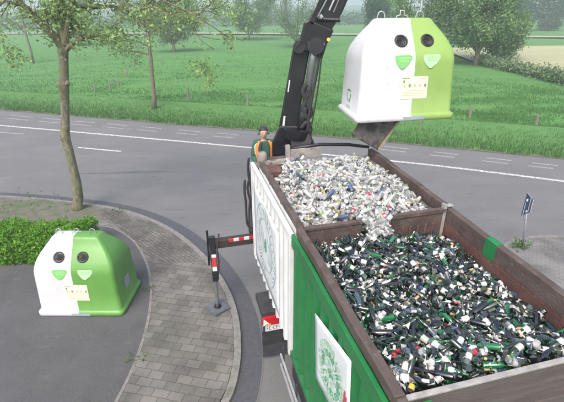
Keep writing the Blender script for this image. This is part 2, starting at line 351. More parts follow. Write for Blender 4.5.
# kerb, gutter
kin = offset(kerb, -.16 if offset(kerb, 1)[20].y > kerb[20].y else .16)
sgn = 1 if offset(kerb, 1)[20].y > kerb[20].y else -1         # + = road side
kin = offset(kerb, -.17*sgn)
def kerb_strip(line_out, line_in, name):
    mb = MB(); n = len(line_out)
    vs = [(p.x, p.y, Zr) for p in line_out] + [(p.x, p.y, Zp) for p in offset(line_out, -.02*sgn if name != 'x' else 0)] + [(p.x, p.y, Zp) for p in line_in]
    fs = [(i, i+1, n+i+1, n+i) for i in range(n-1)] + [(n+i, n+i+1, 2*n+i+1, 2*n+i) for i in range(n-1)]
    mb.add(vs, fs, kerb_m); return tag(mb.build(name), kind='structure')
kerb_strip(kerb, kin, 'kerb')
g1 = offset(kerb, .01*sgn); g2 = offset(kerb, .42*sgn)
ribbon('gutter', g1[10:], g2[10:], Zr+.006, gutter_m)
ribbon('gutter_joint', offset(kerb, .435*sgn)[10:], offset(kerb, .455*sgn)[10:], Zr+.007, joint_m)
# pavement and parking yard (both at kerb height)
inner_px = [(-40,262),(40,236),(100,226),(130,238),(146,262),(151,290),(147,325),(134,365),(116,402),(95,440)]
inner = [gp(p[0], p[1], Zp) for p in inner_px]; inner = ext(inner[0], Vector((-1,0,0)), 20)[::-1] + inner + [inner[-1]+Vector((-1.6,-2.5,0)), inner[-1]+Vector((-4,-5,0))]
inner = smooth_line(inner, 6)
def resample(line, n):
    c = [0]
    for a, b in zip(line, line[1:]): c.append(c[-1]+(b-a).length)
    out = []
    for i in range(n):
        t = c[-1]*i/(n-1); j = max(0, min(len(line)-2, int(np.searchsorted(c, t))-1)); out.append(line[j].lerp(line[j+1], (t-c[j])/max(1e-6, c[j+1]-c[j])))
    return out
pk = resample(kin, 90); pi_ = resample(inner, 90)
ribbon('pavement', pk, pi_, Zp, slab_m)
# darker herringbone bricks on the far bend of the pavement
hb_px = [(100,208.5),(122,212),(163,228),(188,247),(200,262),(160,262),(146,255),(130,236),(112,222),(100,214)]
sheet('brick_paving', [gp(p[0], p[1], Zp) for p in hb_px], Zp+.004, brick_m)
sheet('pavement_soil', [gp(p[0], p[1], Zp) for p in [(-60,198),(0,198.5),(50,202),(98,209),(103,219),(60,222),(0,225),(-60,226)]], Zp+.004, soil_m)
ribbon('parking_yard', pi_, [Vector((-45, pi_[0].y+(pi_[-1].y-pi_[0].y)*i/89, 0)) for i, p in enumerate(pi_)], Zp, asphalt_dark)
mb = MB(); n = len(inner); ia = offset(inner, .03); ib = offset(inner, -.03)
mb.add([(p.x,p.y,Zp+.006) for p in ia[12:]] + [(p.x,p.y,Zp+.006) for p in ib[12:]], [(i,i+1,n-12+i+1,n-12+i) for i in range(n-13)], kerb_m); o = mb.build('yard_edging')
if o.data.polygons[0].normal.z < 0: o.data.flip_normals()
tag(o, kind='structure')
# right-hand pavement round the sign
rk = smooth_line([gp(p[0], p[1], Zp) for p in [(455,330),(478,285),(494,256),(506,242.5),(522,237),(545,235),(575,236),(640,241),(760,252)]], 6)
rin = offset(rk, -.15)
if rin[30].y > rk[30].y: rin = offset(rk, .15)
s2 = -1 if offset(rk, 1)[30].y > rk[30].y else 1
mb = MB(); n = len(rk)
mb.add([(p.x,p.y,Zr) for p in rk]+[(p.x,p.y,Zp) for p in rk]+[(p.x,p.y,Zp) for p in rin], [(i,i+1,n+i+1,n+i) for i in range(n-1)]+[(n+i,n+i+1,2*n+i+1,2*n+i) for i in range(n-1)], kerb_m)
tag(mb.build('kerb'), kind='structure')
sheet('pavement', [p for p in rin] + [Vector((40, 0, 0)), Vector((7, -2, 0))], Zp-.001, pave2_m)

# road markings
def stroke(mb, pts, w, z, m):
    l = [Vector((p.x, p.y, 0)) for p in pts]; a = offset(l, w/2); b = offset(l, -w/2); n = len(l)
    vs = [(p.x,p.y,z) for p in b]+[(p.x,p.y,z) for p in a]
    mb.add(vs, [(i, i+1, n+i+1, n+i) for i in range(n-1)], m)
mb = MB()
line_px = [(-30,123),(0,125.5),(120,136),(248,147.6),(391,161),(480,171),(564,181.5),(600,186)]
stroke(mb, smooth_line([gp(*p) for p in line_px], 4), .20, Zr+.004, paint_m)
tag(mb.build('edge_line'), kind='structure')
mb = MB()
for a, b in (((78,147.6),(121,151.6)), ((-20,131),(24,134.2))): stroke(mb, [gp(*a), gp(*b)], .15, Zr+.004, paint_m if a[0] > 0 else paint_old)
tag(mb.build('centre_dashes'), kind='structure')
mb = MB()
for cx, cy, hl in ((-12,115.3,10),(20,118,11),(51,120.8,11),(83,123.6,10),(115,126.4,10),(149,129.3,10),(188,132.6,11),(226,135.8,11),(395,149.4,13),(444,155,12.5),(497,161,12.5),(543,166,13),(592,171.5,14)):
    sl = .095 if cx < 300 else .112
    for dy, dx in ((-1.6, 2), (1.4, -2)):
        stroke(mb, [gp(cx-hl+dx, cy-hl*sl+dy), gp(cx+hl+dx, cy+hl*sl+dy)], .13, Zr+.004, paint_old)
tag(mb.build('cycle_lane_marks'), kind='structure')

# ------------------------------------------------------------------ far fields
def gfield(name, px, z, m): sheet(name, [gp(*p) for p in px], z, m)
gfield('crop_field', [(440,50),(500,47.8),(564,47.3),(640,47),(640,101),(564,80.5),(520,72),(470,62.5)], .30, crop_m)
gfield('far_track', [(-60,33.6),(100,33.4),(220,33.5),(350,34.6),(450,36.2),(450,37.4),(350,35.8),(220,34.7),(100,34.6),(-60,34.8)], .32, track_m)
gfield('far_lane', [(440,36.4),(564,37.4),(640,38.2),(640,39.6),(564,38.7),(440,37.6)], .32, track_m)

# ------------------------------------------------------------------ foliage helpers
def leaves(mb, centres, n, spread, size, m, flat_=.0):
    vs = []; fs = []; o = len(mb.v); k = mb.mi(m)
    for c in centres:
        for _ in range(n):
            p = Vector(c) + Vector((random.gauss(0,1), random.gauss(0,1), random.gauss(0,.8)))*spread
            a = Vector((U(-1,1), U(-1,1), U(-1,1)))
            if a.length < .1: continue
            a.normalize(); b = a.orthogonal().normalized(); b = (b*math.cos(t:=U(0,6.28)) + a.cross(b)*math.sin(t)); w = a.cross(b)
            s = size*U(.6, 1.3); q = len(mb.v)
            mb.v += [p - b*s, p + w*s*.5, p + b*s, p - w*s*.5 + a*s*.15]
            mb.f.append((q, q+1, q+2, q+3)); mb.m.append(k)
def grow(tb, p, d, L, r, lvl, tips, m, spread=.7, up=.15, kids=(2,4), segs=4, wig=.12, minr=.008):
    pts = [Vector(p)]; rad = [r]; d = Vector(d).normalized(); q = Vector(p); dirs = [d.copy()]
    for i in range(segs):
        d = (d + Vector((U(-wig,wig), U(-wig,wig), U(-wig,wig)+up*.3))).normalized(); q = q + d*(L/segs)
        pts.append(q.copy()); rad.append(max(minr, r*(1-.62*(i+1)/segs))); dirs.append(d.copy())
    tb.tube(pts, rad, m, n=7 if r > .06 else (5 if r > .02 else 3), cap=False)
    if lvl == 0:
        tips += pts[1:]; return
    if lvl == 1: tips += pts[2:]
    for k in range(random.randint(*kids)+1):
        i = random.randint(1, segs); b = dirs[i].orthogonal().normalized(); t = U(0, 6.28); b = b*math.cos(t) + dirs[i].cross(b)*math.sin(t)
        nd = (dirs[i] + b*U(spread*.7, spread*1.3) + Vector((0,0,up))).normalized()
        grow(tb, pts[i], nd, L*U(.5,.75), max(minr, rad[i]*.62), lvl-1, tips, m, spread, up, kids, segs, wig, minr)

def make_tree(name, base, trunk, limbs, label, cat, bark, leafm, nleaf, lspread, lsize, group=None, lvl=2, extra=None, spread=.7, up=.15):
    """trunk: [(point, radius)...]; limbs: [(points, radius, level)]"""
    root = empty(name, base, label=label, cat=cat, group=group)
    inv = Matrix.Translation(-Vector(base))
    tb = MB(); tb.tube([p for p, r in trunk], [r for p, r in trunk], bark, n=12)
    if extra: extra(tb)
    tips = []; lb = MB()
    for pts, r, lv in limbs:
        n = len(pts); lb.tube(pts, [max(.012, r*(1-.7*i/(n-1))) for i in range(n)], bark, n=7, cap=False)
        for i in range(1, n):
            d = (pts[i]-pts[i-1]).normalized(); L = (pts[i]-pts[i-1]).length
            for k in range(3 if lv else 2):
                b = d.orthogonal().normalized(); t = U(0, 6.28); b = b*math.cos(t)+d.cross(b)*math.sin(t)
                q = pts[i-1].lerp(pts[i], U(.3, 1))
                grow(lb, q, d*.7+b*spread+Vector((0,0,up)), L*U(.6,1.0), r*.4*(1-.5*i/n), lv, tips, bark, spread, up)
        grow(lb, pts[-1], pts[-1]-pts[-2], (pts[-1]-pts[-2]).length*.8, r*.32, lv, tips, bark, spread, up)
    fb = MB(); leaves(fb, tips, nleaf, lspread, lsize, leafm)
    for b, nm, sm in ((tb, 'trunk', True), (lb, 'limbs', True), (fb, 'crown', False)):
        b.v = [p - Vector(base) for p in b.v]; b.build(nm, root, smooth=sm)
    return root, tips

# --- the big street tree beside the bottle bank
B = gp(78, 209, Zp); Y0 = B.y
def A(px, py, dy=0): return at(px, py, Y0+dy)
W = lambda px: px*(Y0+2)/FPX
trunk = [(B + Vector((0,0,-.1)), .23), (B + Vector((0,0,.12)), .185), (A(78.5,197), .165), (A(76.5,182), .155), (A(72.5,165), .145), (A(69,150), .145), (A(65.5,140), .165), (A(65,133), .15), (A(65.3,122), .135), (A(65,108), .13), (A(64.5,97), .14), (A(63.5,90), .17), (A(63.5,84), .175), (A(64,77), .14), (A(64,62), .13), (A(63,53), .155), (A(63,45), .15)]
def knots(tb):
    for q, r in ((A(60,85,-.05), .10), (A(67.5,83,-.06), .085), (A(62.3,138,-.05), .085), (A(61.2,81,-.08), .06), (A(66,60,-.1), .05)):
        for s_ in (0,):
            tb.tube([q+Vector((0,0,-r)), q+Vector((0,0,-r*.5)), q+Vector((0,0,r*.3)), q+Vector((0,0,r))], [r*.35, r, r*.95, r*.3], bark_m, 8)
limbs = [([A(64,50), A(56,38,-.1), A(42,24,-.3), A(30,12,-.4), A(18,0,-.6), A(4,-16,-.8)], .14, 1),
         ([A(64,46), A(63,30,.1), A(63,14,.2), A(61,-4,.3), A(60,-30,.3)], .17, 2),
         ([A(66,44), A(68,26), A(71,10,-.2), A(75,-8,-.4), A(80,-30,-.5)], .12, 2),
         ([A(66,50), A(74,42,-.2), A(84,38,-.4), A(98,35,-.6), A(112,34,-.7)], .085, 1),
         ([A(72,4), A(90,8,.3), A(112,6,.3), A(134,12,.2), A(150,2,0), A(168,-12)], .07, 1),
         ([A(132,13,.2), A(150,6,-.6), A(172,12,-1), A(196,10,-1.4)], .045, 1),
         ([A(80,-12,-1), A(115,-14,-1.4), A(150,-6,-1.8), A(185,10,-2), A(212,26,-2.2)], .05, 1),
         ([A(60,-12,-.8), A(30,-10,-1.8), A(6,-2,-2.6), A(-14,20,-3)], .07, 1)]
big_tree, tips = make_tree('street_tree', B, trunk, limbs, 'tall street tree with knobbly trunk and fresh green leaves beside the hedge', 'tree', bark_m, leaf_spring, 1, .16, .060, extra=knots, up=.05)
# hanging leafy twigs low at the left edge and near the middle (parts of the same crown)
fb = MB()
for c0, c1, nn in (((-4,30),(14,66),26), ((8,46),(22,62),10), ((205,62),(216,90),5), ((194,62),(214,84),26), ((100,34),(150,42),20), ((84,38),(118,32),14), ((24,22),(52,30),8), ((120,14),(175,36),22), ((0,0),(50,24),26), ((90,0),(200,22),80), ((206,2),(252,20),26), ((76,14),(100,28),16)):
    cs = []
    for k in range(nn):
        t = rnd(); px = c0[0]+(c1[0]-c0[0])*t+U(-4,4); py = c0[1]+(c1[1]-c0[1])*t+U(-5,5)
        cs.append(A(px, py, U(-2.5, 1.5)))
    leaves(fb, cs, 9, .16, .056, leaf_spring)
    for q in range(max(2, nn//6)):
        a_ = random.choice(cs); b_ = random.choice(cs)
        fb.tube([a_, (a_+b_)/2+Vector((0,0,.1)), b_], [.012,.009,.004], bark_m, 3, cap=False)
fb.v = [p - B for p in fb.v]; fb.build('crown', big_tree)

# --- slim tree on the verge beyond the road
B2 = gp(154, 108, .2); Y2 = B2.y
def A2(px, py, dy=0): return at(px, py, Y2+dy)
trunk = [(B2+Vector((0,0,-.2)), .21), (A2(154,98), .155), (A2(152.5,80), .135), (A2(151,60), .125), (A2(149,45), .12), (A2(148,30), .11), (A2(147,16), .11), (A2(147,-10), .07)]
limbs = [([A2(150,55), A2(138,52,.4), A2(124,50,.6), A2(112,44,.8), A2(104,38,1)], .06, 1),
         ([A2(149,46), A2(134,40,-.6), A2(120,38,-1), A2(108,34,-1.2)], .05, 1),
         ([A2(148,34), A2(160,26,.5), A2(176,22,.8), A2(190,12,1)], .06, 1),
         ([A2(148,28), A2(136,18,-.5), A2(126,6,-1), A2(118,-10,-1.4)], .07, 1),
         ([A2(147,14), A2(158,4), A2(170,-8)], .06, 1), ([A2(147,8), A2(140,-6), A2(130,-20)], .06, 1)]
make_tree('verge_tree', B2, trunk, limbs, 'slim reddish trunked tree standing on the grass verge beyond the road', 'tree', bark2_m, leaf_mid, 3, .34, .085, lvl=1, up=.05)
# --- further young tree at the left edge of the meadow
B3 = gp(33, 62, .1); Y3 = B3.y
def A3(px, py, dy=0): return at(px, py, Y3+dy)
trunk = [(B3+Vector((0,0,-.2)), .22), (A3(31,52), .19), (A3(28,42), .17), (A3(26,34), .16), (A3(24,26), .14)]
limbs = [([A3(26,34), A3(18,26), A3(8,18), A3(-4,8)], .09, 1), ([A3(25,30), A3(22,18), A3(20,6), A3(18,-6)], .10, 1), ([A3(26,32), A3(34,24), A3(42,14), A3(48,2)], .08, 1), ([A3(24,28), A3(12,24,-.8), A3(2,24,-1)], .07, 1)]
make_tree('meadow_tree', B3, trunk, limbs, 'thin forked tree far out in the meadow at the left edge', 'tree', bark_m, leaf_far, 2, .5, .14, lvl=1)

def bush_tree(name, px, py, hpx, wpx, label, leafm, nl=9, lsize=.14, trunk_px=6, shape=1.0, ntr=3, z=.2, tw=.16, group=None, lift=.12, dens=1.0, bare=False):
    """tree rising from several stems; px,py = base, hpx/wpx = crown height/width in photo pixels"""
    Bb = gp(px, py, z); Y = Bb.y; sc_ = (Y/.95)/FPX; H = hpx*sc_; Wd = wpx*sc_
    limbs = []
    tr = [(Bb+Vector((0,0,-.3)), tw*1.3), (Bb+Vector((0,0,H*lift*.5)), tw), (Bb+Vector((U(-.1,.1),0,H*lift)), tw*.9)]
    top = tr[-1][0]
    for k in range(ntr+4):
        a = 2*PI*k/(ntr+4)+U(-.3,.3); e = U(.25, 1.0)
        tip = top + Vector((math.cos(a)*Wd*.42*e, math.sin(a)*Wd*.38*e, H*(1-lift)*U(.72,.92)*(1-.35*(e-.3))))
        mid = top.lerp(tip, .5) + Vector((math.cos(a)*Wd*.06, math.sin(a)*Wd*.06, -H*.03))
        limbs.append(([top+Vector((0,0,-.1)), top.lerp(mid, .5), mid, mid.lerp(tip, .5), tip], tw*.5, 1))
    return make_tree(name, Bb, tr, limbs, label, 'tree', bark_m, leafm, nl, max(.42, lsize*3.0*shape), lsize, group=group, up=.1)
bush_tree('round_tree', 249, 39, 44, 62, 'round low bushy tree standing far back in the meadow left of the crane', leaf_far, 10, .17, lift=.08, ntr=4, tw=.22)
bush_tree('spreading_tree', 296, 46, 62, 92, 'open spreading tree with sparse leaves directly behind the crane arm', leaf_far, 3, .14, lift=.06, ntr=6, tw=.26)
bush_tree('leafy_tree', 476, 64, 96, 88, 'large leafy tree standing right of the hanging bottle bank', leaf_mid, 17, .15, lift=.1, ntr=6, tw=.3)
bush_tree('leafy_tree', 416, 60, 76, 88, 'leafy tree mostly hidden behind the hanging bottle bank', leaf_mid, 8, .14, lift=.1, ntr=5, tw=.26)
bush_tree('leafy_tree', 500, 60, 40, 34, 'small bushy tree at the right foot of the large leafy tree', leaf_mid, 7, .17, lift=.05, ntr=4, tw=.12)
bush_tree('willow_tree', 174, 51, 46, 56, 'grey green pollard tree out in the meadow right of the slim verge tree', leaf_far, 6, .17, lift=.12, ntr=4, tw=.3)
bush_tree('willow_tree', 78, 44, 42, 60, 'hazy tree far behind the street tree trunk', leaf_far, 6, .2, lift=.1, ntr=4, tw=.25)
bush_tree('small_conifer', 375, 40, 34, 20, 'small dark tree peeping over the left shoulder of the hanging bottle bank', leaf_poplar, 10, .2, lift=.05, ntr=3, tw=.15)

# poplars in the haze at the far right
for i, (px, wp, hp, lb) in enumerate(((504,16,48,'leftmost of the three misty poplars beyond the pale crop field'), (522,18,50,'middle one of the three misty poplars beyond the pale crop field'), (548,23,48,'rightmost of the three misty poplars beyond the pale crop field'))):
    Bb = gp(px, 30.5, 0); sc_ = (Bb.y/.95)/FPX; H = hp*sc_; Rr = wp*sc_/2
    root = empty('poplar', Bb, label=lb, cat='tree', group='misty poplars beyond the crop field')
    tb = MB(); tb.tube([(0,0,-.3),(0,0,H*.1),(0,0,H*.5),(0,0,H*.95)], [.4,.32,.22,.05], bark_m, 7); tb.build('trunk', root, smooth=True)
    fb = MB(); cs = []
    for k in range(620):
        t = rnd(); r = Rr*math.sin(PI*min(1, (t*.93+.07))**.8)**.6*math.sqrt(U(.25,1)); a = U(0, 6.28)
        cs.append(Vector((r*math.cos(a), r*math.sin(a), H*(.03+.95*t))))
    leaves(fb, cs, 13, .55, .30, leaf_poplar); fb.build('crown', root)

# distant wooded belt and hill
def far_wood(name, x0, x1, Y, h, leafm, n, seed, label, base=0):
    random.seed(seed); fb = MB(); cs = []
    for k in range(n):
        x = U(x0, x1); hh = h*(.65+.5*noise.noise(Vector((x*.05, seed, 0)))+.25*noise.noise(Vector((x*.17, seed, 2))))
        cs.append(Vector((x, Y+U(-7,7)+ .05*x, base+U(0,1)**.7*max(1.5, hh))))
    leaves(fb, cs, 14, 1.5, .55, leafm)
    core = MB(); xs = np.linspace(x0, x1, 90)
    o = fb.build(name); tag(o, label, 'woodland', kind='stuff')
far_wood('far_wood', -190, 60, 215, 8, leaf_poplar, 1500, 3, 'misty belt of trees beyond the meadow')
far_wood('far_hedgerow', 60, 190, 250, 3, leaf_poplar, 700, 5, 'misty hedgerow beyond the poplars')
random.seed(11)
def hill():
    mb = MB(); vs = []; fs = []; nx = 60; ny = 10
    hm = mat('wooded_hill', (.05, .09, .045), (.08, .12, .06), .05, .95, .8, .3)
    for j in range(ny):
        for i in range(nx):
            x = -700+1500*i/(nx-1); y = 420+60*j
            e = math.exp(-((x+60)/380)**2)
            vs.append((x, y, -2+(13*e+2+5*noise.noise(Vector((x*.008, y*.01, 4))))*math.sin(PI*min(1, j/5)/2)))
    for j in range(ny-1):
        for i in range(nx-1): fs.append((j*nx+i, j*nx+i+1, (j+1)*nx+i+1, (j+1)*nx+i))
    mb.add(vs, fs, hm); tag(mb.build('hills', smooth=True), kind='structure')
hill()

# field hedge row beside the crop
random.seed(21)
fb = MB(); cs = []
h0, h1 = [gp(*p) for p in ((478,64.5),(640,103))]
for k in range(900):
    t = rnd(); p = h0.lerp(h1, t); cs.append(p+Vector((U(-.5,.5), U(-1.2,1.2), .2+U(0,.8)*(1+.5*noise.noise(Vector((t*40,0,0)))))))
leaves(fb, cs, 10, .3, .14, mat('scrub_leaves', (.10,.18,.07), (.19,.26,.13), .5, .7, island=.4, transl=.2))
tag(fb.build('field_hedge'), 'low scrubby hedge between the meadow and the pale crop field', 'hedge')

# fence posts in the meadow
posts = [(189,98,8),(247.5,104,8),(470,116,9),(536,124,8),(110,88,4.5),(118.5,84,4.5),(127,75,4.5),(135,69,5),(162,61,3),(95,91,4),(420,125,6)]
lbls = ['pale post in the meadow right of the slim verge tree','short reddish post in the meadow left of the crane','grey post in the meadow just right of the hanging bottle bank','grey post in the meadow at the right edge above the blue sign','lean grey post, second nearest in the row left of the slim verge tree','post third from the road in the row left of the slim verge tree','post fourth from the road in the row left of the slim verge tree','farthest post in the row left of the slim verge tree','small post just right of the slim verge tree, far out','post nearest the road in the row left of the slim verge tree','post in the meadow just below the hanging bottle bank']
for (px, py, h), lb in zip(posts, lbls):
    b = gp(px, py, .1); hh = h*(b.y/.95)/FPX*1.15
    mb = MB(); mb.tube([(0,0,-.2),(U(-.04,.04),0,hh*.5),(U(-.06,.06),0,hh)], [.09,.085,.075], wood_post, 7)
    o = mb.build('fence_post', smooth=False); o.location = b; tag(o, lb, 'post', 'posts standing in the meadow')

# grass: verge and meadow tufts
def blades(name, n, place, h, label, m, w=.02):
    vs = np.zeros((n*3, 3)); k = 0
    for i in range(n):
        x, y, z = place(); hh = h*U(.5,1.3); a = U(0,6.28); ww = w*U(.7,1.4); lx, ly = U(-.35,.35)*hh, U(-.35,.35)*hh
        vs[k] = (x-ww*math.cos(a), y-ww*math.sin(a), z); vs[k+1] = (x+ww*math.cos(a), y+ww*math.sin(a), z); vs[k+2] = (x+lx, y+ly, z+hh); k += 3
    me = bpy.data.meshes.new(name); me.from_pydata(vs.tolist(), [], [(3*i,3*i+1,3*i+2) for i in range(n)]); me.materials.append(m)
    o = bpy.data.objects.new(name, me); col.objects.link(o); return tag(o, label, 'grass', kind='stuff')
random.seed(31)
def verge_place():
    i = random.randint(4, len(far_edge)-6); t = rnd(); p = far_edge[i].lerp(far_edge[i+1], t); w = rnd()**1.3*6.0
    return p.x, p.y, .02
verge_seg = [(far_edge[i]-far_edge[i+1]).length for i in range(len(far_edge)-1)]
cum = np.cumsum(verge_seg[4:-5]); 
def verge_place2():
    i = int(np.searchsorted(cum, rnd()*cum[-1]))+4; i = min(i, len(far_edge)-2); p = far_edge[i].lerp(far_edge[i+1], rnd()); w = rnd()**1.2*6.0
    q = Vector((.33, .944, 0)); p = p+q*(w+.25*noise.noise(p*1.5)+.1); return p.x, p.y, .02
blades('verge_grass', 70000, verge_place2, .26, 'bright uneven grass growing along the far side of the road', blade_m, .028)
def meadow_place():
    while True:
        px, py = U(-10, 574), U(50, 150); p = gp(px, py, .02)
        if rnd() > min(1, (34/max(1, p.y))**1.5): continue
        if p.y > 17 and noise.noise(Vector((p.x*.25, p.y*.5, 0))) > U(-.5,.5): 
            j = min(range(0, len(far_edge)), key=lambda i: abs(far_edge[i].x-p.x))
            if p.y > far_edge[j].y+4: return p.x, p.y, -.02
blades('meadow_tufts', 42000, meadow_place, .12, 'tufts of longer grass across the green meadow', mat('tuft_blades', (.075,.190,.054), (.112,.25,.072), .3, .8, island=.25, transl=.2, spec=.1), .05)

# ------------------------------------------------------------------ hedge behind the bottle bank
random.seed(41)
hx = [gp(p[0], p[1], Zp) for p in ((-60,272),(40,262),(80,250),(97,240))]
def hedge():
    f0 = gp(-60, 272, Zp); back = gp(98, 236, Zp)
    y0, y1 = gp(10,266,Zp).y, gp(10,266,Zp).y+1.35; x1 = gp(100,240,Zp).x+.1; x0 = x1-8.5; H = .85
    root = empty('box_hedge', ((x0+x1)/2, (y0+y1)/2, Zp), label='bright green clipped hedge behind the bottle bank', cat='hedge'); c = Vector(root.location)
    def rx(y): return x1-.25*abs((y-(y0+y1)/2))
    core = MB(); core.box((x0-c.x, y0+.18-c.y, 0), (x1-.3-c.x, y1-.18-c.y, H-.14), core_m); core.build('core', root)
    fb = MB(); k = fb.mi(leaf_hedge)
    for i in range(30000):
        x = x1-(x1-x0)*rnd(); u = rnd(); top = H*(1+.16*noise.noise(Vector((x*1.3, 0, 5)))+.05*noise.noise(Vector((x*5, 2, 5))))
        if u < .5: y = y0+U(0,.22)**1.0; z = U(0, top); y += .10*noise.noise(Vector((x*1.7, z*2, 3)))+ max(0, z-top+.25)*.4
        elif u < .88: y = U(y0, y1); z = top-abs(random.gauss(0,.07))-.1*abs((y-(y0+y1)/2))/.6+U(0,.05)
        elif u < .94: y = y1-U(0,.2); z = U(0, top)
        else: y = U(y0, y1); x = x1-U(0,.3); z = U(0, top)
        if x > x1-.35: z = min(z, top-.25*(x-(x1-.35)))
        s = U(.028,.055); a = Vector((U(-1,1),U(-1,.3),U(-.2,1))).normalized(); b = a.orthogonal().normalized(); t = U(0,6.28); b = b*math.cos(t)+a.cross(b)*math.sin(t); w = a.cross(b)
        p = Vector((x, y, max(.02, z)))-Vector((c.x, c.y, 0)); q = len(fb.v)
        fb.v += [p-b*s, p+w*s*.55, p+b*s, p-w*s*.55]; fb.f.append((q,q+1,q+2,q+3)); fb.m.append(k)
    for i in range(900):      # stray upright shoots along the top
        x = x1-(x1-x0)*rnd(); y = U(y0+.1, y1-.1); top = H*(1+.16*noise.noise(Vector((x*1.3, 0, 5))))
        if noise.noise(Vector((x*2.3, y*2, 9))) < .05: continue
        p = Vector((x-c.x, y-c.y, top-.05)); d = Vector((U(-.3,.3), U(-.3,.3), 1)).normalized(); L = U(.06,.2)
        leaves(fb, [p+d*L*.4, p+d*L*.8, p+d*L], 2, .02, .038, leaf_hedge)
    fb.build('foliage', root)
hedge()
def weeds(px, py, n, s, label, z=Zp, h=.12, sz=.03):
    b = gp(px, py, z); fb = MB()
    leaves(fb, [Vector((random.gauss(0,s), random.gauss(0,s*.7), U(.01,h))) for _ in range(n)], 5, .03, sz, weed_m)
    fb.v = [Vector((v.x, v.y, max(.003, v.z))) for v in fb.v]
    o = fb.build('weed'); o.location = b; tag(o, label, 'weed', kind='stuff')
weeds(87, 208, 16, .3, 'weeds growing at the foot of the street tree'); weeds(121, 210, 10, .22, 'weeds on the pavement by the kerb bend')
weeds(520, 247.5, 30, .13, 'weeds growing round the foot of the blue sign post', h=.22, sz=.04); weeds(148, 290, 7, .08, 'weeds in the joint at the corner of the parking yard')
weeds(136, 361, 7, .09, 'weeds in the edge joint of the pavement, low in the photo', h=.06)
weeds(20, 204, 60, 1.0, 'weeds in the soil strip behind the hedge', h=.1)

# ------------------------------------------------------------------ bottle bank
def bank_mesh(gm, split):
    HW, HD, H = 1.0, .66, 1.86
    prof = [(0, 1.0, .66), (.015, 1.02, .68), (.10, 1.02, .68), (.125, .985, .65), (.15, .965, .63), (.6, .95, .61), (1.08, .93, .59), (1.17, .925, .575), (1.25, .91, .545), (1.36, .875, .48), (1.5, .80, .385), (1.64, .695, .285), (1.74, .61, .215), (1.80, .565, .19), (1.835, .535, .165), (1.85, .49, .13)]
    mb = MB(); kw = mb.mi(white_plastic); kg = mb.mi(gm); rings = []; side = []
    for z, hw, hd in prof:
        cr = .11 if z < 1.2 else max(.05, .11-(z-1.2)*.08)
        pts = []
        # start front (y=-hd) at left going right, counter-clockwise from above
        for (cx, cy, a0) in ((hw-cr, -hd+cr, -90), (hw-cr, hd-cr, 0), (-hw+cr, hd-cr, 90), (-hw+cr, -hd+cr, 180)):
            if (cx > 0 and cy < 0): pts += [(split*(1 if z < 1.25 else 1), -hd, 'f')]
            if (cx < 0 and cy > 0): pts += [(split, hd, 'b')]
            for j in range(6):
                a = math.radians(a0+18*j); pts.append((cx+cr*math.cos(a), cy+cr*math.sin(a), ''))
        rings.append([(x, y, z) for x, y, _ in pts]); tags = [t for _, _, t in pts]
    n = len(rings[0]); ib = tags.index('b')
    for r in rings: mb.v += [Vector(p) for p in r]
    for i in range(len(rings)-1):
        for j in range(n):
            mb.f.append((i*n+j, i*n+(j+1)%n, (i+1)*n+(j+1)%n, (i+1)*n+j)); mb.m.append(kg if j < ib else kw)
    e = (len(rings)-1)*n
    mb.f.append(tuple([e+j for j in range(0, ib+1)])); mb.m.append(kg); mb.f.append(tuple([e]+[e][:0]+[e+j for j in range(ib, n)])); mb.m.append(kw)
    mb.f.append(tuple([j for j in range(n)][::-1])); mb.m.append(kw)
    return mb
def fy(z):   # front surface y and slope at height z
    P = [(0,-.68),(.10,-.68),(.15,-.63),(.6,-.61),(1.08,-.59),(1.17,-.575),(1.25,-.545),(1.36,-.48),(1.5,-.385),(1.64,-.285),(1.8,-.19)]
    for (a, b), (c, d) in zip(P, P[1:]):
        if a <= z <= c: return b+(d-b)*(z-a)/(c-a), (d-b)/(c-a)
    return -.19, .7
def on_front(x, z, off=.004):
    y, s = fy(z); d = Vector((0, s, 1)).normalized(); nrm = Vector((0, -1, s)).normalized()
    # local frame: X right, Y up the face, Z out
    Mx = Matrix((Vector((1,0,0)), d, nrm)).transposed().to_4x4(); Mx.translation = Vector((x, y, z))+nrm*off; return Mx
def sticker(nm, root, T, pts, m, th=.004, parent=None):
    mb = MB(); mb.prism(pts, 0, th, m, T); return mb.build(nm, parent or root)
shield = [(-.17,.07),(-.165,.115),(-.10,.125),(.12,.125),(.17,.10),(.165,.05),(.10,-.04),(.0,-.115),(-.05,-.12),(-.11,-.06),(-.15,0)]
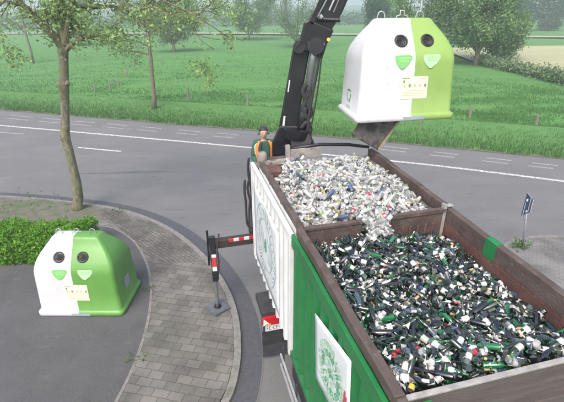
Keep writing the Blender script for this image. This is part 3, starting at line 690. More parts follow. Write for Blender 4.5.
def bottle_bank(name, loc, rotz, label, gm, split, hx1, hx2, left_mark=False, right_mark=False, tape_label=.12):
    root = empty(name, loc, (0,0,rotz), label=label, cat='bottle bank', group='white and green bottle banks')
    b = bank_mesh(gm, split); o = b.build('shell', root, smooth=True)
    # smooth by angle
    for p in o.data.polygons: p.use_smooth = True
    ed = MB(); 
    for hxx in (hx1, hx2):
        T = on_front(hxx, 1.46, .0) @ Matrix.Scale(.84, 4)
        pt = MB(); pt.lathe([(.155,-.04),(.155,.018),(.135,.032),(.115,.03),(.105,-.02),(.10,-.03)], rosette, 24, T)
        po = pt.build('deposit_port', root, smooth=False)
        hl = MB(); hl.lathe([(.10,-.02),(.10,.012),(.07,.02),(.02,.012)], hole_m, 20, T)
        for k in range(10):
            a = 2*PI*k/10; hl.add([(.015*math.cos(a+.3), .015*math.sin(a+.3), .016), (.10*math.cos(a), .10*math.sin(a), .022), (.10*math.cos(a+.35), .10*math.sin(a+.35), .030)], [(0,1,2)], rosette, T)
        hl.build('rubber_flaps', po)
    # shields with two rows of small writing
    for hxx, m, tm in ((hx1+.02, shield_green, shield_pale), (hx2+.06, shield_pale, shield_green)):
        T = on_front(hxx, 1.10, .002); s_ = sticker('sticker', root, T, shield, m)
        mb = MB()
        for r, (x0, x1, y) in enumerate(((-.11,.12,.07),(-.08,.10,.02))):
            x = x0
            while x < x1:
                w = U(.014,.026); mb.box((x, y-.016, .004), (x+w, y-.009, .0065), tm, T)
                mb.box((x, y-.016, .004), (x+.007, y+.016, .0064), tm, T)
                if rnd() < .6: mb.box((x, y+.009, .004), (x+w, y+.016, .0066), tm, T)
                x += w+.012
        mb.build('lettering', s_)
    # poster with pictograms and print
    T = on_front(split+.03 if not left_mark else split+.01, .64, .003)
    ps = sticker('poster', root, T, [(-.26,-.22),(.28,-.22),(.28,.19),(-.26,.21)], cream_m)
    mb = MB(); 
    for k in range(5):
        x = -.22+.105*k; mb.box((x+.01, .0, .004), (x+.05, .055, .0065), poster_dark if k in (1, 4) else poster_tan, T)
    for k, (x0, x1, y) in enumerate(((-.24,-.10,.16),(-.20,.24,-.07),(-.20,.26,-.10),(-.20,.20,-.13),(-.2,.24,-.16),(.1,.24,.15))):
        x = x0
        while x < x1: w = U(.02,.05); mb.box((x, y, .004), (min(x+w, x1), y+.012, .0063), poster_dark if k == 0 else poster_tan, T); x += w+.01
    mb.box((-.22,.08,.004), (-.19,.13,.0068), poster_dark, T); mb.box((-.10,.04,.004), (.0,.12,.0061), poster_pale, T)
    mb.build('print', ps)
    # grey strip on the foot lip
    T = on_front(split+.05, .055, .003); sticker('foot_label', root, T, [(-.22,-.035),(.22,-.035),(.22,.035),(-.22,.035)], grey_label)
    # lifting loops on top
    for x in (-.42, 0, .36):
        mb = MB(); mb.tube([(x-.07,0,1.80),(x-.075,0,1.88),(x-.05,0,1.955),(x,0,1.975),(x+.05,0,1.955),(x+.075,0,1.88),(x+.07,0,1.80)] if x else [(x-.14,.0,1.82),(x-.10,0,1.89),(x-.04,0,1.90),(x-.04,0,1.98),(x+.04,0,1.98),(x+.04,0,1.90),(x+.10,0,1.89),(x+.14,0,1.82)], .011, galv, 7)
        mb.build('lifting_loop', root, smooth=True)
    if left_mark:
        T = Matrix.Translation(Vector((-.962, .05, .42))) @ Matrix(((0,0,-1,0),(-1,0,0,0),(0,1,0,0),(0,0,0,1))); T = T @ Matrix.Rotation(0, 4, 'Z')
        mb = MB()
        for k in range(3):        # three chasing strokes round a triangle
            a = math.radians(90+120*k); c = Vector((.11*math.cos(a), .11*math.sin(a)))
            for s_ in (-1, 1):
                e = Vector((math.cos(a+s_*1.75), math.sin(a+s_*1.75)))*.10; q = c+e; nrm = Vector((-e.y, e.x)).normalized()*.013
                vs = [c-nrm, c+nrm, q+nrm, q-nrm]; mb.prism([(v.x, v.y) for v in vs], 0, .005+.001*k+.0005*s_, ink_green, T)
        mb.build('recycling_mark', root)
        mb = MB(); x = -.11
        while x < .1: w = U(.02,.035); mb.box((x,-.27,0), (x+.008,-.20,.005), ink_green, T); mb.box((x,-.27,0), (x+w,-.26,.0052), ink_green, T); x += w+.014
        mb.build('lettering', root)
    if right_mark:
        mb = MB(); mb.box((.957,-.16,.42),(.964,.10,.72), grey_label)
        mb.build('sticker', root)
    return root
gb = gp(81, 316, Zp); 
bottle_bank('bottle_bank', (gb.x+.02, gb.y+.66, Zp), math.radians(-1.5), 'white and green bottle bank standing on the asphalt yard beside the hedge', green_plastic, -.03, -.31, .235, right_mark=True)
hb = bottle_bank('bottle_bank', (2.30, 8.62, 4.64), math.radians(8.5), 'white and green bottle bank hanging from the crane above the truck', green_plastic2, .10, -.15, .37, left_mark=True); hb.scale = (.975, .975, .975)
# open bottom flaps of the hanging bank
mb = MB()
c = Vector(hb.location); q = [at(357,117,8.25), at(397,119,8.25), at(374,150,8.2), at(346,133,8.2)]
nrm = (q[1]-q[0]).cross(q[3]-q[0]).normalized()*.03
mb.add([p-c for p in q]+[p+nrm-c for p in q], [(0,1,2,3),(7,6,5,4),(0,4,5,1),(1,5,6,2),(2,6,7,3),(3,7,4,0)], flapin_m)
mb.bar(q[1]-c+Vector((.0,-.02,0)), q[2]-c+Vector((0,-.02,0)), .035, .04, flapedge_m); mb.bar(q[2]-c, q[3]-c, .03, .03, flapin_m)
mb.build('bottom_flap', hb)


# ------------------------------------------------------------------ truck, container, crane
CO = Vector((.90, 2.50, 3.70)); YAW, TILT = math.radians(14.23), math.radians(2.03)
CM = Matrix.Translation(CO) @ Matrix.Rotation(YAW, 4, 'Z') @ Matrix.Rotation(TILT, 4, 'X')
def cw(x, y, z): return CM @ Vector((x, y, z))
CI = CM.inverted()
Wd, Lc, Lp = 2.5, 5.65, 2.86
truck = empty('glass_truck', (0,0,0), label='truck with crane and outrigger carrying the long open container', cat='truck')
truck.matrix_world = Matrix.Translation(Vector((CO.x, CO.y, 0))) @ Matrix.Rotation(YAW, 4, 'Z')
TMI = truck.matrix_world.inverted(); 
def rel(mb): # container-local -> truck-local
    K = TMI @ CM; mb.v = [K @ Vector(p) for p in mb.v]; return mb
cont = empty('glass_container', (0,0,0), label='long open steel container with white front half and green rear half, full of bottles', cat='container')
cont.matrix_world = CM

# container shell (container-local: X right, Y forward, Z up from rim)
mb = MB(); mb.box((.06,.06,-2.42),(Wd-.06,Lc-.06,-2.34), chassis_m); mb.build('floor', cont)
# left wall
mb = MB(); mb.box((.03,.02,-2.4),(.07,Lp,-.1), truck_green); mb.box((.03,Lp+.003,-2.4),(.07,Lc-.02,-.1), truck_white); mb.build('side_wall', cont)
mb = MB(); mb.box((.073,.06,-2.3),(.09,Lp-.03,-.12), rust_m); mb.box((.073,Lp+.03,-2.3),(.09,Lc-.06,-.12), grimy_m); mb.build('inner_lining', cont)
# right wall
mb = MB(); mb.box((Wd-.07,.02,-2.4),(Wd-.03,Lc-.02,-.1), truck_green); mb.build('side_wall', cont)
mb = MB(); mb.box((Wd-.095,.06,-2.3),(Wd-.073,Lp-.03,-.225), rust_m); mb.box((Wd-.095,Lp+.03,-2.3),(Wd-.073,Lc-.06,-.155), grimy_m)
for k in range(9): mb.box((Wd-.105,.25+.3*k,-2.3),(Wd-.096,.31+.3*k,-.26), rust_m)
mb.build('inner_lining', cont)
# top rails: hollow box section, a little dented
def rail(x0, x1, y0, y1, z0, z1, m, name, seg=14, amp=.012):
    mb = MB(); vs = []; n = seg+1
    for i in range(n):
        y = y0+(y1-y0)*i/seg; dx = amp*noise.noise(Vector((y*1.7, x0*3, 0))); dz = amp*noise.noise(Vector((y*1.3, x0*3, 7)))
        vs += [(x0+dx,y,z0+dz),(x1+dx,y,z0+dz),(x1+dx,y,z1+dz),(x0+dx,y,z1+dz)]
    fs = [(0,1,2,3)[::-1] if 0 else (0,1,2,3)] + [(4*seg+3,4*seg+2,4*seg+1,4*seg)]
    for i in range(seg):
        for j in range(4): fs.append((4*i+j, 4*i+4+j, 4*i+4+(j+1)%4, 4*i+(j+1)%4))
    mb.add(vs, fs, m); return mb.build(name, cont, bevel=.008)
rail(.0,.10,-.02,Lp+.0,-.13,.0, rim_m, 'top_rail'); rail(.03,.12,Lp+.01,Lc,-.13,.0, rim_m, 'top_rail')
rail(Wd-.10,Wd,-.02,Lp,-.24,.0, rim_m, 'top_rail'); rail(Wd-.10,Wd,Lp+.01,Lc,-.17,.02, rim_m, 'top_rail')
rail(-.055,-.004,.03,2.92,-.34,-.13, truck_green, 'green_side_rail', amp=.006)
# tailgate (near wall)
mb = MB(); mb.box((.02,-.06,-2.4),(Wd-.02,.0,-.035), tail_m); mb.box((-.01,-.075,-1.2),(Wd+.01,-.062,-1.0), tail_m); mb.box((-.01,-.09,-.60),(Wd+.01,-.062,-.48), tail_m)
mb.build('tailgate', cont)
mb = MB(); mb.box((.102,-.068,-.033),(Wd-.102,-.015,-.008), ledge_m); mb.build('tailgate_edge', cont, bevel=.006)
mb = MB(); mb.box((.0,-.10,-.20),(.30,-.087,-.045), truck_green); mb.lathe([(.10,.0),(.10,.02),(.04,.022)], ledge_m, 18, Matrix.Translation(Vector((.15,-.10,-.155))) @ Matrix.Rotation(PI/2, 4, 'X'))
mb.build('corner_bracket', cont)
mb = MB(); mb.box((Wd-.106,1.72,-.255),(Wd+.005,1.93,.006), truck_green); mb.build('rail_patch', cont)
# front wall and bars
mb = MB(); mb.box((.08,Lc-.10,-2.4),(Wd-.08,Lc-.03,-.12), grimy_m); mb.build('front_wall', cont)
mb = MB(); mb.box((.0,Lc+.002,-.10),(Wd*.30,Lc+.10,.0), rim_m); mb.box((.132,Lc-.13,-.10),(Wd*.3,Lc-.0,-.02), grimy_m); mb.build('front_rail', cont, bevel=.006)
mb = MB(); mb.tube([(.62,Lc+.12,.12),(1.4,Lc+.14,.15),(2.0,Lc+.12,.10),(2.45,Lc+.08,.02)], .035, black_m, 8); mb.build('net_roller', cont, smooth=True)
mb = MB(); mb.tube([(.10,Lc-.02,-.15),(.10,Lc-.02,.10),(.095,Lc-.02,.15),(.09,Lc-.02,.17)], [.10,.10,.085,.04], grimy_m, 12); mb.build('corner_post', cont, smooth=True)
mb = MB(); mb.box((.60,Lc-.02,-.2),(.68,Lc+.06,.24), ledge_m); mb.box((.69,Lc-.0,-.05),(1.35,Lc+.05,.14), grimy_m); mb.build('corner_post', cont)
mb = MB(); mb.box((.135,Lc-.5,-.2),(.40,Lc-.14,-.07), rust_m); mb.build('rusty_bracket', cont, bevel=.02)
# partition with a worn middle
mb = MB(); mb.box((.105,Lp-.03,-2.3),(Wd-.106,Lp+.03,-.34), rim_m); mb.box((.105,Lp-.031,-.339),(1.0,Lp+.031,-.02), rim_m); mb.box((1.50,Lp-.031,-.339),(Wd-.106,Lp+.031,.0), rim_m)
for k in range(5): mb.box((1.66+.13*k,Lp-.05,-1.2),(1.70+.13*k,Lp-.032,-.22), rust_m)
mb.box((.105,Lp-.05,-.06),(1.0,Lp-.032,-.014), rim_m); mb.box((1.50,Lp-.05,-.06),(Wd-.106,Lp-.032,.006), rim_m)
mb.build('partition', cont, bevel=.006)
mb = MB(); mb.box((Wd-.155,Lp-.05,-.5),(Wd-.107,Lp+.04,.07), ledge_m); mb.box((Wd-.102,Lp-.045,.022),(Wd-.0,Lp+.03,.05), ledge_m); mb.build('partition_post', cont, bevel=.006)
# ribs on the left side: green rear half
for k in range(10):
    y = .14+.292*k
    mb = MB(); mb.add([(.03,y-.085,-2.38),(-.045,y-.05,-2.38),(-.045,y+.05,-2.38),(.03,y+.085,-2.38),(.03,y-.085,-.20),(-.045,y-.05,-.20),(-.045,y+.05,-.20),(.03,y+.085,-.20)], [(0,1,5,4),(1,2,6,5),(2,3,7,6),(0,3,2,1),(4,5,6,7)], truck_green)
    mb.build('side_rib', cont)
mb = MB(); mb.box((-.06,.0,-2.52),(.10,2.92,-2.405), truck_green); mb.build('bottom_rail', cont)
# white corrugated panel on the front half, standing proud of the wall
py0, py1 = 2.96, 5.98; XP = -.045
mb = MB(); mb.box((XP+.045,py0,-2.46),(XP+.06,py1,-.20), truck_white)
mb.build('white_side_panel', cont)
wp = None
nr = 11
for k in range(nr):
    y = py0+.07+(py1-py0-.14)*k/(nr-1)
    mb = MB(); mb.add([(XP+.044,y-.075,-2.50),(XP-.02,y-.045,-2.50),(XP-.02,y+.045,-2.50),(XP+.044,y+.075,-2.50),(XP+.044,y-.075,-.22),(XP-.02,y-.045,-.22),(XP-.02,y+.045,-.22),(XP+.044,y+.075,-.22)], [(0,1,5,4),(1,2,6,5),(2,3,7,6),(0,3,2,1),(4,5,6,7)], truck_white)
    mb.build('panel_rib', cont)
mb = MB(); mb.box((XP-.03,py0-.02,-.225),(XP+.05,py1+.02,-.17), truck_white); mb.box((XP-.03,py1-.03,-2.46),(XP+.04,py1+.02,-.228), truck_white); mb.box((XP-.035,py0-.03,-2.52),(XP+.04,py0+.05,-.228), truck_white); mb.build('panel_frame', cont, bevel=.006)
# side banners with round emblems. frame: X along +Y container (seen from the left: reversed), so build in (y,z)
def side_T(y, z, x):   # local X -> -Y (left to right as seen from the left side), local Y -> Z, local Z -> -X (outwards)
    return Matrix(((0,0,-1,x),(-1,0,0,y),(0,1,0,z),(0,0,0,1)))
def banner(name, y0, y1, z0, z1, x, seg=10, quad=None):
    mb = MB(); vs = []; n = seg+1
    for i in range(n):
        y = y0+(y1-y0)*i/seg
        for j in range(n):
            z = z0+(z1-z0)*j/seg
            if quad: a_, b_ = i/seg, j/seg; y, z = [((quad[0][q]*(1-a_)+quad[1][q]*a_)*(1-b_)+(quad[2][q]*(1-a_)+quad[3][q]*a_)*b_) for q in (0,1)]
            dx = .008*noise.noise(Vector((y*3, z*2, 1)))
            vs.append((x-abs(dx), y, z)); y = y0+(y1-y0)*i/seg
    fs = [(i*n+j, i*n+j+1, (i+1)*n+j+1, (i+1)*n+j) for i in range(seg) for j in range(seg)]
    mb.add(vs, fs, banner_m); o = mb.build(name, cont, smooth=True)
    s = o.modifiers.new('s', 'SOLIDIFY'); s.thickness = .004; s.offset = 0
    return o
def ring_text(mb, T, r, n, h, w, m, a0=0, a1=360, z=.004):
    for k in range(n):
        a = math.radians(a0+(a1-a0)*k/n); c, s_ = math.cos(a), math.sin(a); K = T @ Matrix(((-s_, c, 0, r*c), (c, s_, 0, r*s_), (0,0,1,0), (0,0,0,1)))
        q = random.randint(0, 4); t = w*.26
        mb.box((-w/2,-h/2,0),(-w/2+t,h/2,z), m, K)
        if q != 1: mb.box((-w/2+t,h/2-t,0),(w/2,h/2,z), m, K)
        if q in (0,2): mb.box((-w/2+t,-t/2,0),(w/2-.2*w,t/2,z), m, K)
        if q in (1,2,3): mb.box((-w/2+t,-h/2,0),(w/2,-h/2+t,z), m, K)
        if q in (0,3): mb.box((w/2-t,-h/2+(t if q==3 else 0),0),(w/2,h/2-t,z), m, K)
def ring(mb, T, r0, r1, m, z, n=48):
    vs = []; 
    for k in range(n):
        a = 2*PI*k/n; vs += [(r0*math.cos(a), r0*math.sin(a), z), (r1*math.cos(a), r1*math.sin(a), z)]
    mb.add(vs, [(2*k, 2*k+1, (2*k+3)%(2*n), (2*k+2)%(2*n)) for k in range(n)], m, T)
random.seed(51)
bn = banner('banner', 3.62, 5.72, -2.28, -.52, XP-.024)
T = side_T(4.66, -1.38, XP-.036)
mb = MB(); ring(mb, T, .80, .825, ink_grey, .003); ring(mb, T, .52, .55, ink_grey, .003); ring_text(mb, T, .675, 30, .15, .085, ink_grey)
mb.build('emblem_ring', bn)
mb = MB(); T2 = T @ Matrix.Scale(.5, 4); mb.prism([(0,.30),(-.10,.12),(-.05,.13),(-.16,-.05),(-.08,-.04),(-.20,-.22),(-.03,-.20),(-.03,-.32),(.03,-.32),(.03,-.20),(.20,-.22),(.08,-.04),(.16,-.05),(.05,.13),(.10,.12)], 0, .008, ink_green, T2)
for k in range(7): mb.box((-.42+.04*k,-.36+.03*(k%3),0),(-.40+.04*k,.30-.05*(k%4),.003), ink_grey, T)
for k in range(7): mb.box((.20+.035*k,-.30+.03*(k%3),0),(.215+.035*k,.26-.05*(k%4),.003), ink_grey, T)
mb.build('emblem', bn)
bn2 = banner('banner', .62, 1.95, -1.95, -.74, -.052, quad=((.60,-1.40),(1.68,-1.66),(.70,-.33),(1.80,-.64)))
T = side_T(1.18, -1.04, -.064)
mb = MB(); ring_text(mb, T, .36, 26, .085, .055, ink_palegreen); ring_text(mb, T, .25, 18, .085, .055, ink_green); ring_text(mb, T, .14, 10, .08, .055, ink_palegreen); ring_text(mb, T, .05, 4, .06, .045, ink_green)
for k in range(5): mb.box((-.40+.02*k,-.36-.0*k,0),(.38,-.35,.002+.0004*k), ink_palegreen, T) if k == 0 else None
mb.build('emblem_ring', bn2)
mb = MB(); mb.box((.40,-.16,0),(.43,.20,.004), ink_red, T); mb.box((.45,-.10,0),(.475,.16,.004), ink_red, T); mb.build('emblem', bn2)

# chassis
def tb(name, bevel=0, smooth=False): 
    rel(mb); return mb.build(name, truck, bevel=bevel, smooth=smooth)
mb = MB()
for x in (.75, 1.65): mb.box((x,-.1,-2.86),(x+.10,6.7,-2.56), chassis_m)
for y in (.4,2,3.6,5.2): mb.box((.85,y,-2.8),(1.65,y+.12,-2.6), chassis_m)
for y in (.3,1.7,3.1,4.5): mb.box((.05,y,-2.62),(2.45,y+.14,-2.53), chassis_m)
tb('chassis')
def wheel(x, y, r=.50):
    c = CM @ Vector((x, y, -3)); c.z = r; K = TMI @ Matrix.Translation(c) @ Matrix.Rotation(YAW, 4, 'Z') @ Matrix.Rotation(PI/2, 4, 'Y')
    m1 = MB(); m1.lathe([(r*.55,-.14),(r*.9,-.15),(r,-.11),(r,.11),(r*.9,.15),(r*.55,.14)], rubber, 28, K); w = m1.build('wheel', truck, smooth=False)
    m2 = MB(); m2.lathe([(r*.56,-.12),(r*.5,-.155),(r*.25,-.10),(.05,-.13)], galv, 20, K); m2.build('rim', w)
for y in (.95, 2.2, 5.0): wheel(.22, y); wheel(2.28, y)
# dark mudguard box with tail light, plate and flap facing the camera
yb = 4.10
mb = MB(); mb.box((-.30,yb,-3.40),(.50,yb+.06,-2.55), chassis_m); mb.box((-.27,yb+.061,-2.66),(.5,yb+.7,-2.6), chassis_m); mb.box((-.285,yb+.061,-2.75),(-.27,yb+.7,-2.6), chassis_m)
tb('mudguard', bevel=.01)
mb = MB(); mb.box((-.30,yb+.01,-3.72),(.50,yb+.03,-3.403), flap_m); tb('mud_flap')
x0, x1, zt = -.295, .16, -2.64
mb = MB(); mb.box((x0,yb-.05,zt-.20),(x1,yb-.003,zt), red_lens); tl = tb('tail_light', bevel=.006)
mb = MB(); mb.add([(x0+.01,yb-.054,zt-.19),(x0+.13,yb-.054,zt-.15),(x0+.02,yb-.054,zt-.02),(x0+.01,yb-.05,zt-.19),(x0+.13,yb-.05,zt-.15),(x0+.02,yb-.05,zt-.02)], [(0,1,2),(0,3,4,1),(1,4,5,2),(2,5,3,0)], white_lens); mb.box((x0+.06,yb-.056,zt-.195),(x0+.16,yb-.051,zt-.155), amber_lens); rel(mb); mb.build('reflector', tl)
mb = MB(); mb.box((x0,yb-.03,zt-.36),(x1+.02,yb-.005,zt-.215), plate_m); mb.box((x0,yb-.0335,zt-.359),(x0+.05,yb-.0305,zt-.216), blue_m); pl = tb('number_plate')
mb = MB(); x = x0+.08
for k in range(7):
    if k in (2,5): mb.box((x,yb-.034,zt-.29),(x+.02,yb-.031,zt-.28), ink_m); x += .03; continue
    mb.box((x,yb-.034,zt-.33),(x+.009,yb-.031,zt-.245), ink_m); mb.box((x+.010,yb-.034,zt-.255),(x+.032,yb-.031,zt-.245), ink_m); mb.box((x+.010,yb-.034,zt-.33 if k%2 else zt-.29),(x+.032,yb-.031,zt-.32 if k%2 else zt-.28), ink_m)
    x += .052
rel(mb); mb.build('plate_characters', pl)
# aluminium side guard under the green half
mb = MB()
for z in (-2.72, -2.96): mb.box((-.17,.2,z-.07),(-.14,3.2,z), alu)
for y in (.5,1.4,2.3,3.1): mb.box((-.138,y,-3.05),(-.11,y+.06,-2.53), chassis_m)
tb('side_guard', bevel=.004)
mb = MB(); mb.box((.0,1.7,-3.1),(.45,3.0,-2.64), chassis_m); tb('tool_box', bevel=.02)
# crane base, platform
mb = MB(); mb.box((.1,Lc+.30,-2.55),(2.4,Lc+1.35,-2.30), black_m); mb.box((.55,Lc+.40,-2.3),(1.55,Lc+1.15,-1.2), black_m); tb('crane_base', bevel=.02)
mb = MB(); mb.box((.0,Lc+.16,-1.30),(.54,Lc+.95,-1.25), chassis_m); 
for x in (.03,.50): mb.bar((x,Lc+.9,-2.3),(x,Lc+.9,-1.3), .05, .05, chassis_m)
tb('operator_platform')
# outrigger
YO = 6.26
mb = MB(); mb.box((-1.05,YO-.08,-2.28),(.55,YO+.08,-2.08), brown_beam); mb.box((.2,YO-.14,-2.38),(2.4,YO+.14,-2.02), black_m); ob = tb('outrigger_beam', bevel=.008)
mb = MB(); mb.box((-1.0,YO-.084,-2.21),(.0,YO-.081,-2.20), brown_beam)
x = -.62
for k in range(6): mb.box((x,YO-.088,-2.14),(x+.12,YO-.081,-2.077), red_tape if k%2 == 0 else white_tape); mb.box((x,YO-.081,-2.077),(x+.12,YO-.05,-2.074), red_tape if k%2 == 0 else white_tape); x += .12
rel(mb); mb.build('warning_tape', ob)
ft = gp(218, 309, Zp); LT = CI @ ft; 
lx, ly = LT.x, LT.y; 
def vup(h): p = TMI @ (ft+Vector((0,0,h))); return p
mb = MB(); topz = (CM @ Vector((-.99, YO, -2.00))).z
ltop = TMI @ (CM @ Vector((-.98, YO, -1.98))); lfoot = vup(.08)
mb.bar(ltop, ltop.lerp(lfoot, .62), .13, .13, black_m); leg = mb.build('outrigger_leg', truck, bevel=.01)
mb = MB(); mb.tube([ltop.lerp(lfoot,.6), lfoot], .04, boom_grey, 10); mb.lathe([(.09,0),(.07,.05),(.04,.07)], black_m, 12, Matrix.Translation(lfoot)); mb.build('piston', leg)
mb = MB(); mb.bar(ltop.lerp(lfoot,.27)+Vector((0,-.07,0)), ltop.lerp(lfoot,.40)+Vector((0,-.07,0)), .10, .012, red_tape); mb.bar(ltop.lerp(lfoot,.40)+Vector((0,-.07,0)), ltop.lerp(lfoot,.46)+Vector((0,-.07,0)), .10, .012, white_tape); mb.bar(ltop.lerp(lfoot,.23)+Vector((0,-.07,0)), ltop.lerp(lfoot,.27)+Vector((0,-.07,0)), .10, .012, white_tape); mb.build('warning_tape', leg)
mb = MB(); mb.bar(ltop+Vector((-.10,0,-.1)), ltop+Vector((-.10,0,.16)), .05, .05, black_m); mb.bar(ltop+Vector((-.10,0,-.1)), ltop+Vector((-.12,0,-.75)), .05, .05, black_m); mb.tube([ltop+Vector((.16,-.02,.05)), ltop+Vector((.08,-.12,-.3)), ltop+Vector((.10,-.12,-.6)), ltop.lerp(lfoot,.6)+Vector((.06,-.05,0))], .018, rubber, 6)
mb.build('leg_bracket', truck)
mb = MB(); K = Matrix.Translation(vup(0)) @ Matrix.Rotation(-YAW+.72, 4, 'Z'); mb.prism([(-.21,-.21),(.21,-.21),(.21,.21),(-.21,.21)], .002, .07, steel_foot, K); mb.build('foot_plate', truck, bevel=.008)
# hose hoops beside the crane
for pts in ([(249,158),(248,166),(249,178),(251,188)], [(245,180),(244.5,190),(246,204),(247,222),(250,227),(253,224),(253,208)], [(250,178),(247.5,188),(251,203),(253,214)], [(251,196),(249.5,210),(250,232),(254,238)], [(252,164),(250.5,180),(252,200),(252.5,236)]):
    mb = MB(); mb.tube(smooth_line([TMI @ at(px, py, 8.75) for px, py in pts], 4), .028, rubber, 7); mb.build('hose', truck, smooth=True)

# crane: column, boom, arm, cylinder — drawn at its real distance
YC = 9.05
def Cq(px, py, dy=0): return TMI @ at(px, py, YC+dy)
def slab(name, left, right, d0, d1, m, bevel=.012, parent=truck):
    """box-section member with outline from left/right edge points; d0..d1 its depth range"""
    mb = MB(); n = len(left); vs = []
    for (a, b) in zip(left, right): vs += [Cq(*a, d0), Cq(*b, d0), Cq(*b, d1), Cq(*a, d1)]
    fs = [(0,3,2,1), (4*n-4,4*n-3,4*n-2,4*n-1)]
    for i in range(n-1):
        for j in range(4): fs.append((4*i+j, 4*i+(j+1)%4, 4*i+4+(j+1)%4, 4*i+4+j))
    mb.add(vs, fs, m); return mb.build(name, parent, bevel=bevel)
base = slab('crane_column', [(272,156),(272,142),(277,131),(280,126)], [(301,156),(306,144),(306,136),(304,126)], -.25, .35, black_m, .03)
slab('column_bracket', [(284,154),(283,146)], [(311,150),(316,143)], -.32, -.2, black_m, .02)
boom = slab('main_boom', [(277.5,134),(283,104),(288,76),(292.5,50),(294,44)], [(296,136),(301,106),(305,78),(310,50),(314,40)], -.18, .17, black_m, .03)
slab('boom_stripe', [(282.4,126),(283.6,116)], [(284.4,126),(285.6,116)], -.19, -.182, white_tape, 0, boom)
slab('boom_stripe', [(287.4,92),(289.0,80)], [(288.7,92),(290.3,80)], -.19, -.182, white_tape, 0, boom)
mb = MB(); mb.tube([Cq(296,136,-.22), Cq(297,128,-.24)], .30, black_m, 16); mb.tube([Cq(301,141,-.45), Cq(301,141,.35)], .22, black_m, 16); mb.build('slew_joint', truck, smooth=False)
mb = MB(); mb.tube([Cq(305,110,-.24), Cq(313,60,-.24), Cq(315,46,-.24)], .085, boom_grey, 12); cyl = mb.build('boom_cylinder', truck, smooth=True)
mb = MB(); mb.tube([Cq(301,134,-.24), Cq(303,118,-.24), Cq(305,106,-.24)], .105, black_m, 12); mb.build('cylinder_barrel', cyl, smooth=True)
for pts in ([(306,84),(303,92),(306,100),(303,108),(307,118),(311,112),(308,104),(311,97),(308,88)], [(301,128),(306,122),(310,126),(309,136),(312,143)]):
    mb = MB(); mb.tube(smooth_line([Cq(*p, -.3) for p in pts], 4), .055, rubber, 8); mb.build('hose', truck, smooth=True)
for q, w in (([(320,48),(318,66),(314,88),(309,116),(306,150)], .028), ([(323,50),(321,62),(318.5,84),(315,106),(311,128)], .016)):
    mb = MB(); mb.tube(smooth_line([Cq(*p, -.35) for p in q], 5), w, rubber, 7); mb.build('hose', truck, smooth=True)
knee = slab('boom_knee', [(292,50),(300,38),(304,22),(309,19)], [(310,52),(322,60),(327,44),(334,30)], -.30, .0, black_m, .03)
mb = MB(); mb.tube([Cq(316,46,-.42), Cq(316,46,.1)], .16, black_m, 16); mb.tube([Cq(308,45,-.34), Cq(324,46,-.34)], .06, galv, 8); mb.tube([Cq(299,47,-.3), Cq(299,47,.2)], .12, black_m, 14); mb.build('pivot_pin', knee)
mb = MB(); mb.tube([Cq(328.5,39.5,-.31), Cq(328.5,39.5,-.33)], .035, l_yellow, 12); mb.build('yellow_disc', knee)
arm = slab('telescopic_arm', [(303,24),(313,13),(320,-2),(334,-34),(347,-66)], [(322,50),(329,34),(342,13),(353,-12),(368,-46)], -.20, .12, black_m, .03)
slab('arm_extension', [(309,22),(318,2),(330,-28)], [(313,26),(322,5),(334,-24)], -.30, -.22, black_m, .01)
slab('arm_rail', [(316.5,17),(325,1),(332,-14)], [(317.8,17.6),(326.3,1.5),(333.3,-13)], -.225, -.203, galv, 0, arm)
slab('arm_rail', [(328.5,10),(332.5,1),(338,-10)], [(329.8,10.6),(333.9,1.6),(339.3,-9.5)], -.225, -.203, galv, 0, arm)
slab('arm_rail', [(333,12),(338,0),(343,-12)], [(334,12.5),(339,.6),(344,-11.5)], -.225, -.203, boom_grey, 0, arm)
mb = MB(); mb.tube([Cq(318,19,-.24), Cq(340,20,-.24)], .04, black_m, 8); mb.tube([Cq(320,15,-.27), Cq(322,18,-.27)], .04, galv, 8); mb.build('arm_clamp', arm)  # dark clamp bar; the short bright tube stands in for a small highlight
# jib folded down towards the bank, out of the top of the picture, and the lifting rod
tip = Vector((2.55, 8.62, 8.1)); topm = at(360,-56, YC)
mb = MB(); mb.bar(TMI @ topm, TMI @ tip, .20, .24, black_m); mb.build('jib', truck, bevel=.02)
mb = MB(); mb.tube([TMI @ tip, TMI @ Vector((2.45, 8.62, 7.22))], .03, galv, 8); mb.lathe([(.06,-.1),(.10,-.02),(.10,.1),(.04,.16)], black_m, 12, Matrix.Translation(TMI @ tip)); rod = mb.build('lifting_rod', truck)
hp = Vector(hb.location)+Vector((.36*math.cos(.148), .36*math.sin(.148), 1.90)); mb = MB(); mb.tube([TMI @ Vector((2.45,8.62,7.3)), TMI @ (hp+Vector((0,0,.35))), TMI @ hp], .022, galv, 8); mb.build('lifting_hook', rod)

